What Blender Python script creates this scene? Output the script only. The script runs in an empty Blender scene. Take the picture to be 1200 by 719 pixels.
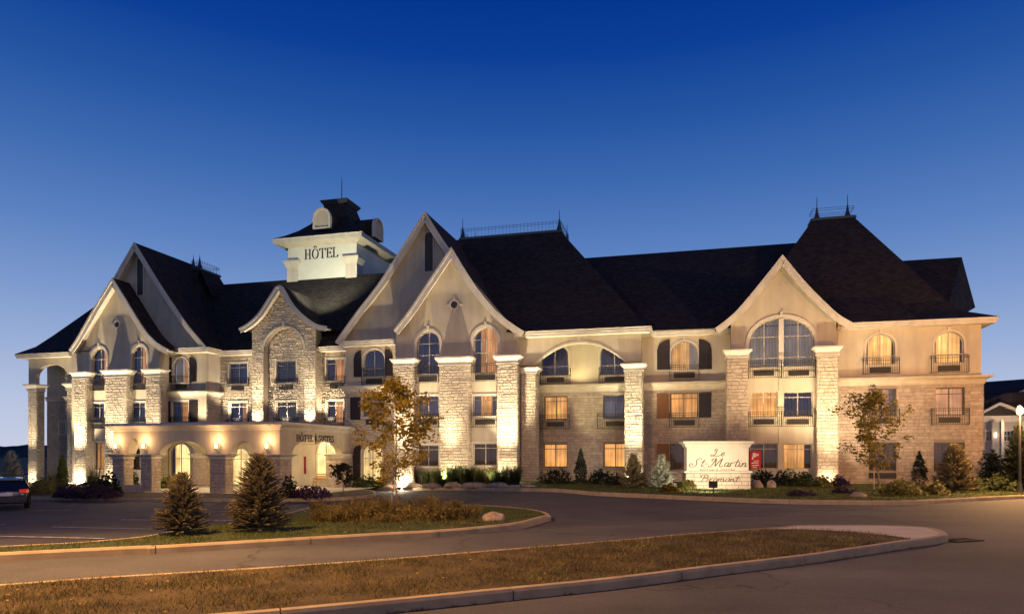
import bpy, bmesh, math, random
import numpy as np
from mathutils import Vector, Matrix, noise
from mathutils.geometry import tessellate_polygon

random.seed(7)
rnd = random.Random(11)
C = bpy.context.scene.collection
R = math.radians

# ------------------------------------------------------------------ camera, sky, light
HC, YH, F = 2.0, 530.0, 800.0
cam = bpy.data.objects.new('camera', bpy.data.cameras.new('camera'))
C.objects.link(cam)
cam.location = (0, 0, HC)
cam.rotation_euler = (R(90), 0, 0)
cam.data.lens = 24; cam.data.sensor_width = 36
cam.data.shift_y = (YH - 359.5) / 1200
cam.data.clip_end = 3000
sc = bpy.context.scene
sc.camera = cam
sc.view_settings.view_transform = 'Standard'
sc.view_settings.look = 'None'
sc.view_settings.exposure = 0
sc.view_settings.gamma = 1
sc.render.engine = 'CYCLES'
sc.cycles.max_bounces = 5
sc.cycles.diffuse_bounces = 3
sc.cycles.glossy_bounces = 2
sc.cycles.transparent_max_bounces = 8
sc.cycles.sample_clamp_indirect = 3
sc.cycles.use_denoising = True
sc.cycles.caustics_reflective = False
sc.cycles.caustics_refractive = False

w = bpy.data.worlds.new('World'); sc.world = w; w.use_nodes = True
nt = w.node_tree; nt.nodes.clear()
out = nt.nodes.new('ShaderNodeOutputWorld'); bg = nt.nodes.new('ShaderNodeBackground')
tc = nt.nodes.new('ShaderNodeTexCoord'); sp = nt.nodes.new('ShaderNodeSeparateXYZ')
rp = nt.nodes.new('ShaderNodeValToRGB')
nt.links.new(tc.outputs['Generated'], sp.inputs[0]); nt.links.new(sp.outputs['Z'], rp.inputs[0])
nt.links.new(rp.outputs[0], bg.inputs[0]); nt.links.new(bg.outputs[0], out.inputs[0])
def s2l(r, g, b):
    return tuple(((c/255)/12.92 if c/255 < .04045 else ((c/255+.055)/1.055)**2.4) for c in (r, g, b)) + (1,)
SKY = [(-0.02, (60, 62, 80)), (0.0, (200, 206, 228)), (0.06, (184, 196, 224)), (0.136, (152, 174, 214)), (0.2, (124, 153, 205)),
       (0.276, (92, 130, 192)), (0.36, (62, 106, 176)), (0.43, (38, 86, 162)), (0.50, (12, 64, 150)), (0.57, (0, 50, 138)), (1.0, (0, 22, 80))]
el = rp.color_ramp.elements
el[0].position = max(0, SKY[0][0]); el[0].color = s2l(*SKY[1][1])
el[1].position = 1.0; el[1].color = s2l(*SKY[-1][1])
for p, c in SKY[2:-1]:
    e = el.new(p); e.color = s2l(*c)
bg.inputs[1].default_value = 1.0

def light(kind, name, loc, power, color, target=None, size=.1, spot=60, blend=.5):
    d = bpy.data.lights.new(name, kind); d.energy = power; d.color = color
    if kind in ('POINT', 'SPOT'): d.shadow_soft_size = size
    if kind == 'SPOT': d.spot_size = R(spot); d.spot_blend = blend
    if kind == 'AREA': d.size = size
    if kind == 'SUN': d.angle = size
    o = bpy.data.objects.new(name, d); C.objects.link(o); o.location = loc
    if target is not None:
        o.rotation_euler = (Vector(target) - Vector(loc)).to_track_quat('-Z', 'Y').to_euler()
    return o
SODIUM = (1.0, .51, .17)
light('SPOT', 'street_light', (-9, 10.8, 9.3), 15500, SODIUM, (-4, 16, 0), .25, 150, .8)
light('SPOT', 'street_light', (6, -6, 9.5), 1500, SODIUM, (0, 22, 1), .3, 120, .8)
light('SPOT', 'street_light', (31, 15, 9), 9500, SODIUM, (22, 30, 0), .25, 150, .8)

# ------------------------------------------------------------------ picture -> place
TH = R(14.5); ct, st = math.cos(TH), math.sin(TH)
D0 = 24*st + 40*ct                       # distance to the main wall plane of the right wing
def SS(v): v = max(0., min(1., v)); return v*v*(3-2*v)
def G(X, Y): return -0.55 * SS((2-X)/12) * SS((Y-15)/9)
def gp(px, py, h=0.0):
    t = (px-600)/F; z = h
    for _ in range(30):
        s = (HC-z)*F/max(1, (py-YH)); z = G(t*s, s)+h
    return Vector((t*s, s, z))
def sdep(px, wv): t = (px-600)/F; return (D0-wv)/(t*st+ct)
def U(px, wv):
    t = (px-600)/F; return sdep(px, wv)*(t*ct-st)
def Z(px, py, wv): return HC + (YH-py)/F*sdep(px, wv)
def L(px, py, wv): return Vector((U(px, wv), -wv, Z(px, py, wv)))      # in the hotel's own frame
def l2w(x, y, z=0): return Vector((x*ct + (y+D0)*st, -x*st + (y+D0)*ct, z))

# ------------------------------------------------------------------ mesh helpers
class MB:
    def __init__(s): s.v = []; s.f = []
    def quad(s, *p):
        n = len(s.v); s.v += [tuple(q) for q in p]; s.f.append(tuple(range(n, n+len(p))))
    def add(s, vs, fs):
        n = len(s.v); s.v += [tuple(q) for q in vs]; s.f += [tuple(i+n for i in f) for f in fs]
    def box(s, x0, x1, y0, y1, z0, z1):
        s.add([(x0,y0,z0),(x1,y0,z0),(x1,y1,z0),(x0,y1,z0),(x0,y0,z1),(x1,y0,z1),(x1,y1,z1),(x0,y1,z1)],
              [(0,3,2,1),(4,5,6,7),(0,1,5,4),(1,2,6,5),(2,3,7,6),(3,0,4,7)])
    def prism(s, loops, y0, y1):
        """loops in the x-z plane (outer first, then holes), solid between y0 (front) and y1 (back)"""
        tris = tessellate_polygon([[Vector((a, 0, b)) for a, b in lp] for lp in loops])
        flat = [p for lp in loops for p in lp]; n = len(flat)
        vs = [(a, y0, b) for a, b in flat] + [(a, y1, b) for a, b in flat]
        fs = [tuple(t) for t in tris] + [tuple(i+n for i in reversed(t)) for t in tris]
        k = 0
        for lp in loops:
            m = len(lp)
            for i in range(m): fs.append((k+i, k+(i+1) % m, k+(i+1) % m+n, k+i+n))
            k += m
        s.add(vs, fs)
    def ring(s, a, b, y0, y1):
        n = len(a)
        vs = [(p[0], y0, p[1]) for p in a]+[(p[0], y0, p[1]) for p in b]+[(p[0], y1, p[1]) for p in a]+[(p[0], y1, p[1]) for p in b]
        fs = []
        for i in range(n):
            j = (i+1) % n
            fs += [(i, j, j+n, i+n), (i+2*n, i+3*n, j+3*n, j+2*n), (i, i+2*n, j+2*n, j), (i+n, j+n, j+3*n, i+3*n)]
        s.add(vs, fs)
    def tube(s, pts, rad, n=6, cap=True):
        pts = [Vector(p) for p in pts]; rad = rad if isinstance(rad, (list, tuple)) else [rad]*len(pts)
        rings = []
        for i, p in enumerate(pts):
            d = (pts[min(i+1, len(pts)-1)] - pts[max(i-1, 0)]).normalized()
            u = d.orthogonal().normalized() if i == 0 else (pu - d*pu.dot(d)).normalized()
            pu = u; vv = d.cross(u)
            rings.append([p + (u*math.cos(2*math.pi*k/n)+vv*math.sin(2*math.pi*k/n))*rad[i] for k in range(n)])
        vs = [q for r in rings for q in r]; fs = []
        for i in range(len(pts)-1):
            for k in range(n): fs.append((i*n+k, i*n+(k+1) % n, (i+1)*n+(k+1) % n, (i+1)*n+k))
        if cap: fs += [tuple(reversed(range(n))), tuple(range((len(pts)-1)*n, len(pts)*n))]
        s.add(vs, fs)
    def lathe(s, prof, c, n=12):
        vs = []; fs = []
        for r, z in prof:
            for k in range(n):
                a = 2*math.pi*k/n; vs.append((c[0]+r*math.cos(a), c[1]+r*math.sin(a), c[2]+z))
        for i in range(len(prof)-1):
            for k in range(n): fs.append((i*n+k, i*n+(k+1) % n, (i+1)*n+(k+1) % n, (i+1)*n+k))
        fs += [tuple(reversed(range(n))), tuple(range((len(prof)-1)*n, len(prof)*n))]
        s.add(vs, fs)
    def sweep(s, path, prof, closed=False, zf=None):
        """prof: (out, z) pairs; outward is to the right of the path's direction of travel; path 2-D"""
        P = [Vector((p[0], p[1])) for p in path]; n = len(P); m = len(prof); vs = []
        for i in range(n):
            a = P[i]-P[i-1] if (i > 0 or closed) else P[1]-P[0]
            b = P[(i+1) % n]-P[i] if (i < n-1 or closed) else P[-1]-P[-2]
            a = a.normalized(); b = b.normalized()
            na = Vector((a.y, -a.x)); nb = Vector((b.y, -b.x)); nn = na+nb
            if nn.length < 1e-4: nn = na.copy()
            nn = nn.normalized(); k = 1/max(.35, nn.dot(na))
            for o, z in prof:
                q = P[i]+nn*o*k; zz = z+(zf(q.x, q.y) if zf else 0)
                vs.append((q.x, q.y, zz))
        fs = []
        for i in range(n if closed else n-1):
            j = (i+1) % n
            for k in range(m): fs.append((i*m+k, i*m+(k+1) % m, j*m+(k+1) % m, j*m+k))
        if not closed: fs += [tuple(range(m)), tuple(reversed(range((n-1)*m, n*m)))]
        s.add(vs, fs)
    def build(s, name, mat, parent=None, smooth=False, fix=True):
        me = bpy.data.meshes.new(name); me.from_pydata([tuple(v) for v in s.v], [], s.f); me.update()
        if fix:
            bm = bmesh.new(); bm.from_mesh(me); bmesh.ops.recalc_face_normals(bm, faces=bm.faces); bm.to_mesh(me); bm.free()
        if smooth: me.polygons.foreach_set('use_smooth', [True]*len(me.polygons))
        me.materials.append(mat)
        o = bpy.data.objects.new(name, me); C.objects.link(o)
        if parent is not None: o.parent = parent
        return o

def tag(o, label=None, cat=None, group=None, kind=None):
    for k, v in (('label', label), ('category', cat), ('group', group), ('kind', kind)):
        if v: o[k] = v
    return o
def empty(name, loc, label, cat, group=None, rz=0):
    o = bpy.data.objects.new(name, None); C.objects.link(o); o.location = loc; o.rotation_euler = (0, 0, rz)
    o.empty_display_size = .3
    return tag(o, label, cat, group)

# ------------------------------------------------------------------ materials
def mat(name, col, rough=.8, metal=0, var=.0, vscale=3, bump=0, bscale=40, bdist=.02, island=0, emit=None, es=0, col2=None, spec=.3, stretch=None, detail=4):
    m = bpy.data.materials.new(name); m.use_nodes = True; nt = m.node_tree; N = nt.nodes; b = N['Principled BSDF']; K = nt.links
    b.inputs['Base Color'].default_value = (*col, 1); b.inputs['Roughness'].default_value = rough; b.inputs['Metallic'].default_value = metal
    b.inputs['Specular IOR Level'].default_value = spec
    co = N.new('ShaderNodeTexCoord')
    last = None
    def noise_(scale, det=4, vec=None):
        n = N.new('ShaderNodeTexNoise'); n.inputs['Scale'].default_value = scale; n.inputs['Detail'].default_value = det
        K.new(vec or co.outputs['Object'], n.inputs['Vector']); return n
    vec = None
    if stretch:
        mp = N.new('ShaderNodeMapping'); mp.inputs['Scale'].default_value = stretch; K.new(co.outputs['Object'], mp.inputs[0]); vec = mp.outputs[0]
    if var:
        n = noise_(vscale, detail, vec); r = N.new('ShaderNodeValToRGB')
        c2 = col2 or tuple(c*(1-var) for c in col); c1 = tuple(min(1, c*(1+var)) for c in col) if not col2 else col
        r.color_ramp.elements[0].position = .35; r.color_ramp.elements[1].position = .65
        r.color_ramp.elements[0].color = (*c2, 1); r.color_ramp.elements[1].color = (*c1, 1)
        K.new(n.outputs['Fac'], r.inputs[0]); last = r.outputs[0]
    if island:
        g = N.new('ShaderNodeNewGeometry'); mr = N.new('ShaderNodeMapRange')
        mr.inputs['To Min'].default_value = 1-island; mr.inputs['To Max'].default_value = 1+island
        K.new(g.outputs['Random Per Island'], mr.inputs[0])
        mx = N.new('ShaderNodeVectorMath'); mx.operation = 'SCALE'
        if last: K.new(last, mx.inputs[0])
        else: mx.inputs[0].default_value = col
        K.new(mr.outputs[0], mx.inputs['Scale']); last = mx.outputs[0]
    if last: K.new(last, b.inputs['Base Color'])
    if bump:
        n = noise_(bscale, 6); bp = N.new('ShaderNodeBump'); bp.inputs['Strength'].default_value = bump; bp.inputs['Distance'].default_value = bdist
        K.new(n.outputs['Fac'], bp.inputs['Height']); K.new(bp.outputs[0], b.inputs['Normal'])
    if emit:
        b.inputs['Emission Color'].default_value = (*emit, 1); b.inputs['Emission Strength'].default_value = es
    return m
def brickmat(name, c1, c2, mortar, bw, bh, ms=.02, rough=.85, bump=.5, rot=None, bd=.02):
    m = mat(name, c1, rough); nt = m.node_tree; N = nt.nodes; K = nt.links; b = N['Principled BSDF']
    co = N.new('ShaderNodeTexCoord'); mp = N.new('ShaderNodeMapping'); K.new(co.outputs['Object'], mp.inputs[0])
    if rot: mp.inputs['Rotation'].default_value = rot
    br = N.new('ShaderNodeTexBrick'); K.new(mp.outputs[0], br.inputs['Vector'])
    br.inputs['Color1'].default_value = (*c1, 1); br.inputs['Color2'].default_value = (*c2, 1); br.inputs['Mortar'].default_value = (*mortar, 1)
    br.inputs['Scale'].default_value = 1; br.inputs['Mortar Size'].default_value = ms; br.inputs['Brick Width'].default_value = bw; br.inputs['Row Height'].default_value = bh
    nz = N.new('ShaderNodeTexNoise'); nz.inputs['Scale'].default_value = 1.2; nz.inputs['Detail'].default_value = 5; K.new(co.outputs['Object'], nz.inputs['Vector'])
    mx = N.new('ShaderNodeMix'); mx.data_type = 'RGBA'; mx.blend_type = 'MULTIPLY'; mx.inputs[0].default_value = .55
    K.new(br.outputs['Color'], mx.inputs[6]); K.new(nz.outputs['Color'], mx.inputs[7])
    bc = N.new('ShaderNodeRGBToBW'); K.new(nz.outputs['Color'], bc.inputs[0]); K.new(bc.outputs[0], mx.inputs[7])
    K.new(mx.outputs[2], b.inputs['Base Color'])
    bp = N.new('ShaderNodeBump'); bp.inputs['Strength'].default_value = bump; bp.inputs['Distance'].default_value = bd; bp.invert = True
    K.new(br.outputs['Fac'], bp.inputs['Height']); K.new(bp.outputs[0], b.inputs['Normal'])
    return m

M = {}
M['stucco'] = mat('stucco', (.44, .375, .28), .9, var=.07, vscale=.8, bump=.35, bscale=90, bdist=.01)
M['stucco_light'] = mat('stucco_light', (.52, .46, .38), .9, var=.06, vscale=.8, bump=.3, bscale=90, bdist=.01)
M['trim'] = mat('trim', (.52, .47, .39), .7, var=.05, vscale=2, bump=.1, bscale=30)
def streaked(m, amt=.22):
    nt = m.node_tree; N = nt.nodes; K = nt.links; b = N['Principled BSDF']; src = b.inputs['Base Color'].links[0].from_socket
    co = N.new('ShaderNodeTexCoord'); mp = N.new('ShaderNodeMapping'); mp.inputs['Scale'].default_value = (2.2, 2.2, .28); K.new(co.outputs['Object'], mp.inputs[0])
    n = N.new('ShaderNodeTexNoise'); n.inputs['Scale'].default_value = 1; n.inputs['Detail'].default_value = 6; K.new(mp.outputs[0], n.inputs['Vector'])
    mr = N.new('ShaderNodeMapRange'); mr.inputs['From Min'].default_value = .3; mr.inputs['From Max'].default_value = .65; mr.inputs['To Min'].default_value = 1-amt; mr.inputs['To Max'].default_value = 1.05; K.new(n.outputs['Fac'], mr.inputs[0])
    sc_ = N.new('ShaderNodeVectorMath'); sc_.operation = 'SCALE'; K.new(src, sc_.inputs[0]); K.new(mr.outputs[0], sc_.inputs['Scale']); K.new(sc_.outputs[0], b.inputs['Base Color'])
for k_ in ('stucco', 'stucco_light', 'trim'): streaked(M[k_], .12)
M['stone'] = mat('stone', (.46, .39, .295), .9, var=.14, vscale=7, island=.12, bump=.9, bscale=16, bdist=.05)
M['stone_smooth'] = mat('stone_smooth', (.36, .285, .215), .9, var=.15, vscale=5, island=.12, bump=.5, bscale=25, bdist=.02)
M['mortar'] = mat('mortar', (.25, .205, .16), .95)
M['roof'] = brickmat('shingles', (.052, .041, .037), (.022, .017, .016), (.008, .007, .007), .32, .17, .012, .9, .6)
M['roofz'] = brickmat('shingles_front', (.052, .041, .037), (.022, .017, .016), (.008, .007, .007), .32, .14, .014, .9, .7, (R(90), 0, 0))
M['metal'] = mat('roof_metal', (.06, .075, .085), .45, metal=.6)
M['iron'] = mat('iron', (.018, .016, .016), .5, spec=.5)
M['shutter'] = mat('shutter', (.022, .016, .018), .6)
M['shutter_wood'] = mat('shutter_wood', (.17, .08, .028), .55, var=.2, vscale=4, stretch=(2, 2, 14))
M['frame'] = mat('window_frame', (.38, .33, .27), .5)
M['frame_dark'] = mat('bronze_frame', (.10, .075, .055), .5)
M['grille'] = mat('grille', (.05, .042, .038), .6)
M['dark'] = mat('dark', (.01, .01, .012), .8)
M['asphalt'] = mat('asphalt', (.044, .044, .055), .85, var=.16, vscale=.7, bump=.5, bscale=160, bdist=.006, spec=.35)
def cracked(m, scale=.22, width=.006, dark=.45):
    nt = m.node_tree; N = nt.nodes; K = nt.links; b = N['Principled BSDF']; src = b.inputs['Base Color'].links[0].from_socket
    co = N.new('ShaderNodeTexCoord'); n = N.new('ShaderNodeTexNoise'); n.inputs['Scale'].default_value = 1.1; n.inputs['Detail'].default_value = 6; K.new(co.outputs['Object'], n.inputs['Vector'])
    ad = N.new('ShaderNodeVectorMath'); ad.operation = 'MULTIPLY_ADD'; ad.inputs[1].default_value = (1.6, 1.6, 0); K.new(n.outputs['Color'], ad.inputs[0]); K.new(co.outputs['Object'], ad.inputs[2])
    v = N.new('ShaderNodeTexVoronoi'); v.feature = 'DISTANCE_TO_EDGE'; v.inputs['Scale'].default_value = scale; K.new(ad.outputs[0], v.inputs['Vector'])
    mr = N.new('ShaderNodeMapRange'); mr.inputs['From Min'].default_value = 0; mr.inputs['From Max'].default_value = width; mr.inputs['To Min'].default_value = dark; mr.inputs['To Max'].default_value = 1; K.new(v.outputs['Distance'], mr.inputs[0])
    n2 = N.new('ShaderNodeTexNoise'); n2.inputs['Scale'].default_value = .28; n2.inputs['Detail'].default_value = 8; n2.inputs['Roughness'].default_value = .65; K.new(co.outputs['Object'], n2.inputs['Vector'])
    m2 = N.new('ShaderNodeMapRange'); m2.inputs['From Min'].default_value = .3; m2.inputs['From Max'].default_value = .7; m2.inputs['To Min'].default_value = .66; m2.inputs['To Max'].default_value = 1.3; K.new(n2.outputs['Fac'], m2.inputs[0])
    n3 = N.new('ShaderNodeTexNoise'); n3.inputs['Scale'].default_value = 70; n3.inputs['Detail'].default_value = 3; K.new(co.outputs['Object'], n3.inputs['Vector'])
    m3 = N.new('ShaderNodeMapRange'); m3.inputs['From Min'].default_value = .3; m3.inputs['From Max'].default_value = .7; m3.inputs['To Min'].default_value = .6; m3.inputs['To Max'].default_value = 1.45; K.new(n3.outputs['Fac'], m3.inputs[0])
    p = N.new('ShaderNodeMath'); p.operation = 'MULTIPLY'; K.new(mr.outputs[0], p.inputs[0]); K.new(m2.outputs[0], p.inputs[1])
    p2 = N.new('ShaderNodeMath'); p2.operation = 'MULTIPLY'; K.new(p.outputs[0], p2.inputs[0]); K.new(m3.outputs[0], p2.inputs[1])
    sc_ = N.new('ShaderNodeVectorMath'); sc_.operation = 'SCALE'; K.new(src, sc_.inputs[0]); K.new(p2.outputs[0], sc_.inputs['Scale']); K.new(sc_.outputs[0], b.inputs['Base Color'])
cracked(M['asphalt'])
M['road'] = mat('road', (.068, .068, .074), .85, var=.13, vscale=.5, bump=.6, bscale=120, bdist=.008, stretch=(.25, 1, 1))
cracked(M['road'], .16)
M['kerb'] = mat('kerb', (.30, .24, .16), .85, var=.14, vscale=3, bump=.3, bscale=60)
M['concrete'] = mat('concrete', (.42, .38, .34), .85, var=.1, vscale=1.5, bump=.2, bscale=60)
M['paint'] = mat('road_paint', (.33, .33, .36), .7, var=.5, vscale=7)
M['soil'] = mat('soil', (.055, .042, .028), .95, var=.35, vscale=6, bump=.8, bscale=40, bdist=.03)
M['lawn'] = mat('lawn_ground', (.038, .048, .018), .95, var=.3, vscale=2.5, bump=.6, bscale=60, bdist=.03)
M['dry'] = mat('dry_ground', (.07, .05, .022), .95, var=.35, vscale=2.0, bump=.8, bscale=50, bdist=.03)
M['far'] = mat('far_grass', (.03, .035, .02), .95, var=.3, vscale=.3)
M['bark'] = mat('bark', (.16, .12, .085), .9, var=.3, vscale=20, stretch=(1, 1, .2), bump=.5, bscale=60)
M['rock'] = mat('rock', (.27, .21, .17), .9, var=.3, vscale=4, bump=.8, bscale=12, bdist=.05)
M['wood'] = mat('wood', (.42, .28, .14), .6, var=.2, vscale=8)
def leafmat(name, col, var=.35, island=.4, trans=.35):
    m = mat(name, col, .6, var=var, vscale=1.7, island=island, spec=.25); nt = m.node_tree; N = nt.nodes; K = nt.links
    b = N['Principled BSDF']; t = N.new('ShaderNodeBsdfTranslucent'); mx = N.new('ShaderNodeMixShader'); mx.inputs[0].default_value = trans
    src = b.inputs['Base Color'].links[0].from_socket; K.new(src, t.inputs[0])
    o = N['Material Output']; K.new(b.outputs[0], mx.inputs[1]); K.new(t.outputs[0], mx.inputs[2]); K.new(mx.outputs[0], o.inputs[0])
    return m
M['maple'] = leafmat('maple_leaf', (.34, .25, .03), trans=.45)
M['maple_green'] = leafmat('green_leaf', (.17, .135, .02), trans=.45)
M['spruce'] = leafmat('spruce_needle', (.22, .185, .10), trans=.2)
M['blue_spruce'] = leafmat('blue_spruce_needle', (.34, .37, .31), trans=.1)
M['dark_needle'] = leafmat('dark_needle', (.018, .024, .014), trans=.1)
M['thuja'] = leafmat('thuja_leaf', (.09, .11, .02), trans=.2)
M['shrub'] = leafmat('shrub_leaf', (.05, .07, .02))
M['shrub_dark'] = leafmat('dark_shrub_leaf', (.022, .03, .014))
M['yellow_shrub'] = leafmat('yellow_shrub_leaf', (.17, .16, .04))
M['heather'] = leafmat('heather_leaf', (.06, .035, .06))
M['purple'] = leafmat('purple_flower', (.14, .03, .16))
M['red_leaf'] = leafmat('dark_red_leaf', (.035, .03, .015))
M['grass'] = leafmat('grass_blade', (.085, .105, .025), var=.3)
M['grass_dry'] = leafmat('dry_grass_blade', (.16, .125, .045), var=.5, island=.65)
M['tallgrass'] = leafmat('tall_grass_blade', (.15, .115, .035), var=.6)
def glass():
    m = bpy.data.materials.new('glass'); m.use_nodes = True; nt = m.node_tree; N = nt.nodes; K = nt.links; N.clear()
    o = N.new('ShaderNodeOutputMaterial'); t = N.new('ShaderNodeBsdfTransparent'); g = N.new('ShaderNodeBsdfGlossy'); f = N.new('ShaderNodeFresnel')
    f.inputs[0].default_value = 1.6; g.inputs['Roughness'].default_value = .02; t.inputs[0].default_value = (.9, .92, .95, 1)
    mx = N.new('ShaderNodeMixShader'); K.new(f.outputs[0], mx.inputs[0]); K.new(t.outputs[0], mx.inputs[1]); K.new(g.outputs[0], mx.inputs[2]); K.new(mx.outputs[0], o.inputs[0])
    return m
M['glass'] = glass()
def curtain(name, col, es, base=(.14, .11, .08), amp=.5):
    """curtain whose light is emission; noise paints brighter folds and lamp hot spots"""
    m = mat(name, base, .9); nt = m.node_tree; N = nt.nodes; K = nt.links; b = N['Principled BSDF']
    co = N.new('ShaderNodeTexCoord'); mp = N.new('ShaderNodeMapping'); mp.inputs['Scale'].default_value = (7, 7, .25); K.new(co.outputs['Object'], mp.inputs[0])
    n = N.new('ShaderNodeTexNoise'); n.inputs['Scale'].default_value = 1.0; n.inputs['Detail'].default_value = 5; K.new(mp.outputs[0], n.inputs['Vector'])
    n2 = N.new('ShaderNodeTexNoise'); n2.inputs['Scale'].default_value = .9; K.new(co.outputs['Object'], n2.inputs['Vector'])
    r = N.new('ShaderNodeMapRange'); r.inputs['From Min'].default_value = .3; r.inputs['From Max'].default_value = .7
    r.inputs['To Min'].default_value = es*(1-amp); r.inputs['To Max'].default_value = es*(1+amp)
    mu = N.new('ShaderNodeMath'); mu.operation = 'MULTIPLY'
    r2 = N.new('ShaderNodeMapRange'); r2.inputs['From Min'].default_value = .3; r2.inputs['From Max'].default_value = .7; r2.inputs['To Min'].default_value = .6; r2.inputs['To Max'].default_value = 1.35
    K.new(n.outputs['Fac'], r.inputs[0]); K.new(n2.outputs['Fac'], r2.inputs[0]); K.new(r.outputs[0], mu.inputs[0]); K.new(r2.outputs[0], mu.inputs[1])
    oi = N.new('ShaderNodeObjectInfo'); r3 = N.new('ShaderNodeMapRange'); r3.inputs['To Min'].default_value = .62; r3.inputs['To Max'].default_value = 1.3; K.new(oi.outputs['Random'], r3.inputs[0])
    mv = N.new('ShaderNodeMath'); mv.operation = 'MULTIPLY'; K.new(mu.outputs[0], mv.inputs[0]); K.new(r3.outputs[0], mv.inputs[1]); K.new(mv.outputs[0], b.inputs['Emission Strength']); b.inputs['Emission Color'].default_value = (*col, 1)
    return m
M['cur_warm'] = curtain('lit_curtain', (1.0, .42, .10), .85)
M['cur_pink'] = curtain('lit_curtain_pink', (1.0, .44, .20), .65)
M['cur_yellow'] = curtain('lit_curtain_yellow', (1.0, .47, .13), .95)
M['cur_orange'] = curtain('lit_curtain_orange', (1.0, .42, .15), .7)
M['cur_dark'] = curtain('unlit_curtain_glow', (.3, .4, 1.0), .035, (.20, .19, .22))  # faint blue emission painted in so the unlit fabric reads lighter
M['cur_brown'] = curtain('dim_curtain', (1.0, .45, .22), .03, (.07, .05, .04))
M['cur_white'] = curtain('white_curtain', (1.0, .82, .66), .13, (.60, .54, .48))  # warm emission painted in for dim room light
M['lobby'] = curtain('lobby_glow', (1.0, .66, .25), 1.5, amp=.5)
M['bulb'] = mat('bulb', (1, .8, .5), emit=(1, .68, .32), es=14)
M['lamp_glass'] = mat('lamp_glass', (1, .7, .3), emit=(1, .55, .2), es=4)

# ------------------------------------------------------------------ architecture helpers (hotel frame)
def arch(x0, x1, z0, z1, rise=0, n=14):
    if rise <= 0: return [(x0, z0), (x1, z0), (x1, z1), (x0, z1)]
    xc, a = (x0+x1)/2, (x1-x0)/2
    return [(x0, z0), (x1, z0)] + [(xc+a*math.cos(math.pi*k/n), z1-rise+rise*math.sin(math.pi*k/n)) for k in range(n+1)]
def aspan(o, za, zb):
    x0, x1, z0, z1, rise = o
    if zb <= z0+.001 or za >= z1-.001: return None
    if rise <= 0 or za < z1-rise: return (x0, x1)
    q = (za-(z1-rise))/rise
    if q >= 1: return None
    a = (x1-x0)/2*math.sqrt(1-q*q); return ((x0+x1)/2-a, (x0+x1)/2+a)
def stones(mb, a0, a1, z0, z1, mapf, holes=(), ch=.18, ln=.46, prot=.035, clip=None):
    z = z0; row = 0
    while z < z1-.03:
        h = min(ch*rnd.choice((.85, 1, 1, 1.2)), z1-z); zb = z+h
        spans = [(a0, a1)]
        if clip: 
            c = clip(zb)
            if c is None: break
            spans = [(max(a0, c[0]), min(a1, c[1]))]
        for o in holes:
            q = aspan(o, z, zb)
            if q:
                ns = []
                for s0, s1 in spans:
                    if q[1] <= s0 or q[0] >= s1: ns.append((s0, s1)); continue
                    if q[0]-s0 > .04: ns.append((s0, q[0]))
                    if s1-q[1] > .04: ns.append((q[1], s1))
                spans = ns
        for s0, s1 in spans:
            if s1-s0 < .05: continue
            x = s0; first = True
            while x < s1-.01:
                l = ln*rnd.uniform(.55, 1.5)*(rnd.uniform(.4, 1) if first else 1); first = False
                xb = min(x+l, s1)
                if s1-xb < .1: xb = s1
                g = .011; i = min(.028, (xb-x)*.2); j = min(.025, h*.2); pb = prot*rnd.uniform(.55, 1.2); p = [pb+rnd.uniform(-.15, .15)*prot for _ in range(4)]
                O = [mapf(x+g, z+g, 0), mapf(xb-g, z+g, 0), mapf(xb-g, zb-g, 0), mapf(x+g, zb-g, 0)]
                I = [mapf(x+g+i, z+g+j, p[0]), mapf(xb-g-i, z+g+j, p[1]), mapf(xb-g-i, zb-g-j, p[2]), mapf(x+g+i, zb-g-j, p[3])]
                mb.add(O+I, [(4, 5, 6, 7), (0, 1, 5, 4), (1, 2, 6, 5), (2, 3, 7, 6), (3, 0, 4, 7)])
                x = xb
        z = zb; row += 1

hotel = empty('hotel_building', l2w(0, 0, 0), 'long three storey stone and stucco hotel with steep dark gabled roofs lit from below', 'hotel', rz=-TH)
HB = hotel
def front(y): return lambda a, z, o: (a, y-o, z)

def cap(x0, x1, y0, y1, zt, h, parent, ov=.22):
    """moulded capital around a square pillar"""
    m = MB()
    prof = [(0, zt-h), (.05, zt-h), (.05, zt-h*.86), (.02, zt-h*.82), (.03, zt-h*.6), (ov*.45, zt-h*.42), (ov*.8, zt-h*.22), (ov, zt-h*.18), (ov, zt), (0, zt)]
    m.sweep([(x0, y0), (x1, y0), (x1, y1), (x0, y1)], prof, True)
    m.box(x0, x1, y0, y1, zt-h, zt-.004)
    return m.build('capital', M['trim'], parent)
def pillar(px0, px1, cy0, cy1, wf, wb, base=-.6, mat_='stone', name='pillar', prot=.04, holes=(), ch=.18, ov=.22):
    """stone pillar from pixel columns px0..px1 measured on its front plane wf; cap between rows cy0 (top), cy1"""
    x0, x1 = U(px0, wf), U(px1, wf); pc = (px0+px1)/2; zt = Z(pc, cy0, wf); zb = Z(pc, cy1, wf)
    x0 += prot; x1 -= prot; y0 = -wf+prot; y1 = -wb
    core = MB(); core.box(x0, x1, y0, y1, base, zb)
    p = core.build(name, M['mortar'], HB)
    m = MB()
    stones(m, x0, x1, base, zb-.01, front(y0), ch=ch, prot=prot)
    stones(m, y0, y1, base, zb-.01, lambda a, z, o: (x1+o, a, z), ch=ch, prot=prot)
    stones(m, y0, y1, base, zb-.01, lambda a, z, o: (x0-o, a, z), ch=ch, prot=prot)
    m.build('stone_facing', M[mat_], p, fix=False)
    cap(x0-prot, x1+prot, y0-prot, y1-.01, zt, zt-zb, p, ov)
    return p
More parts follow.
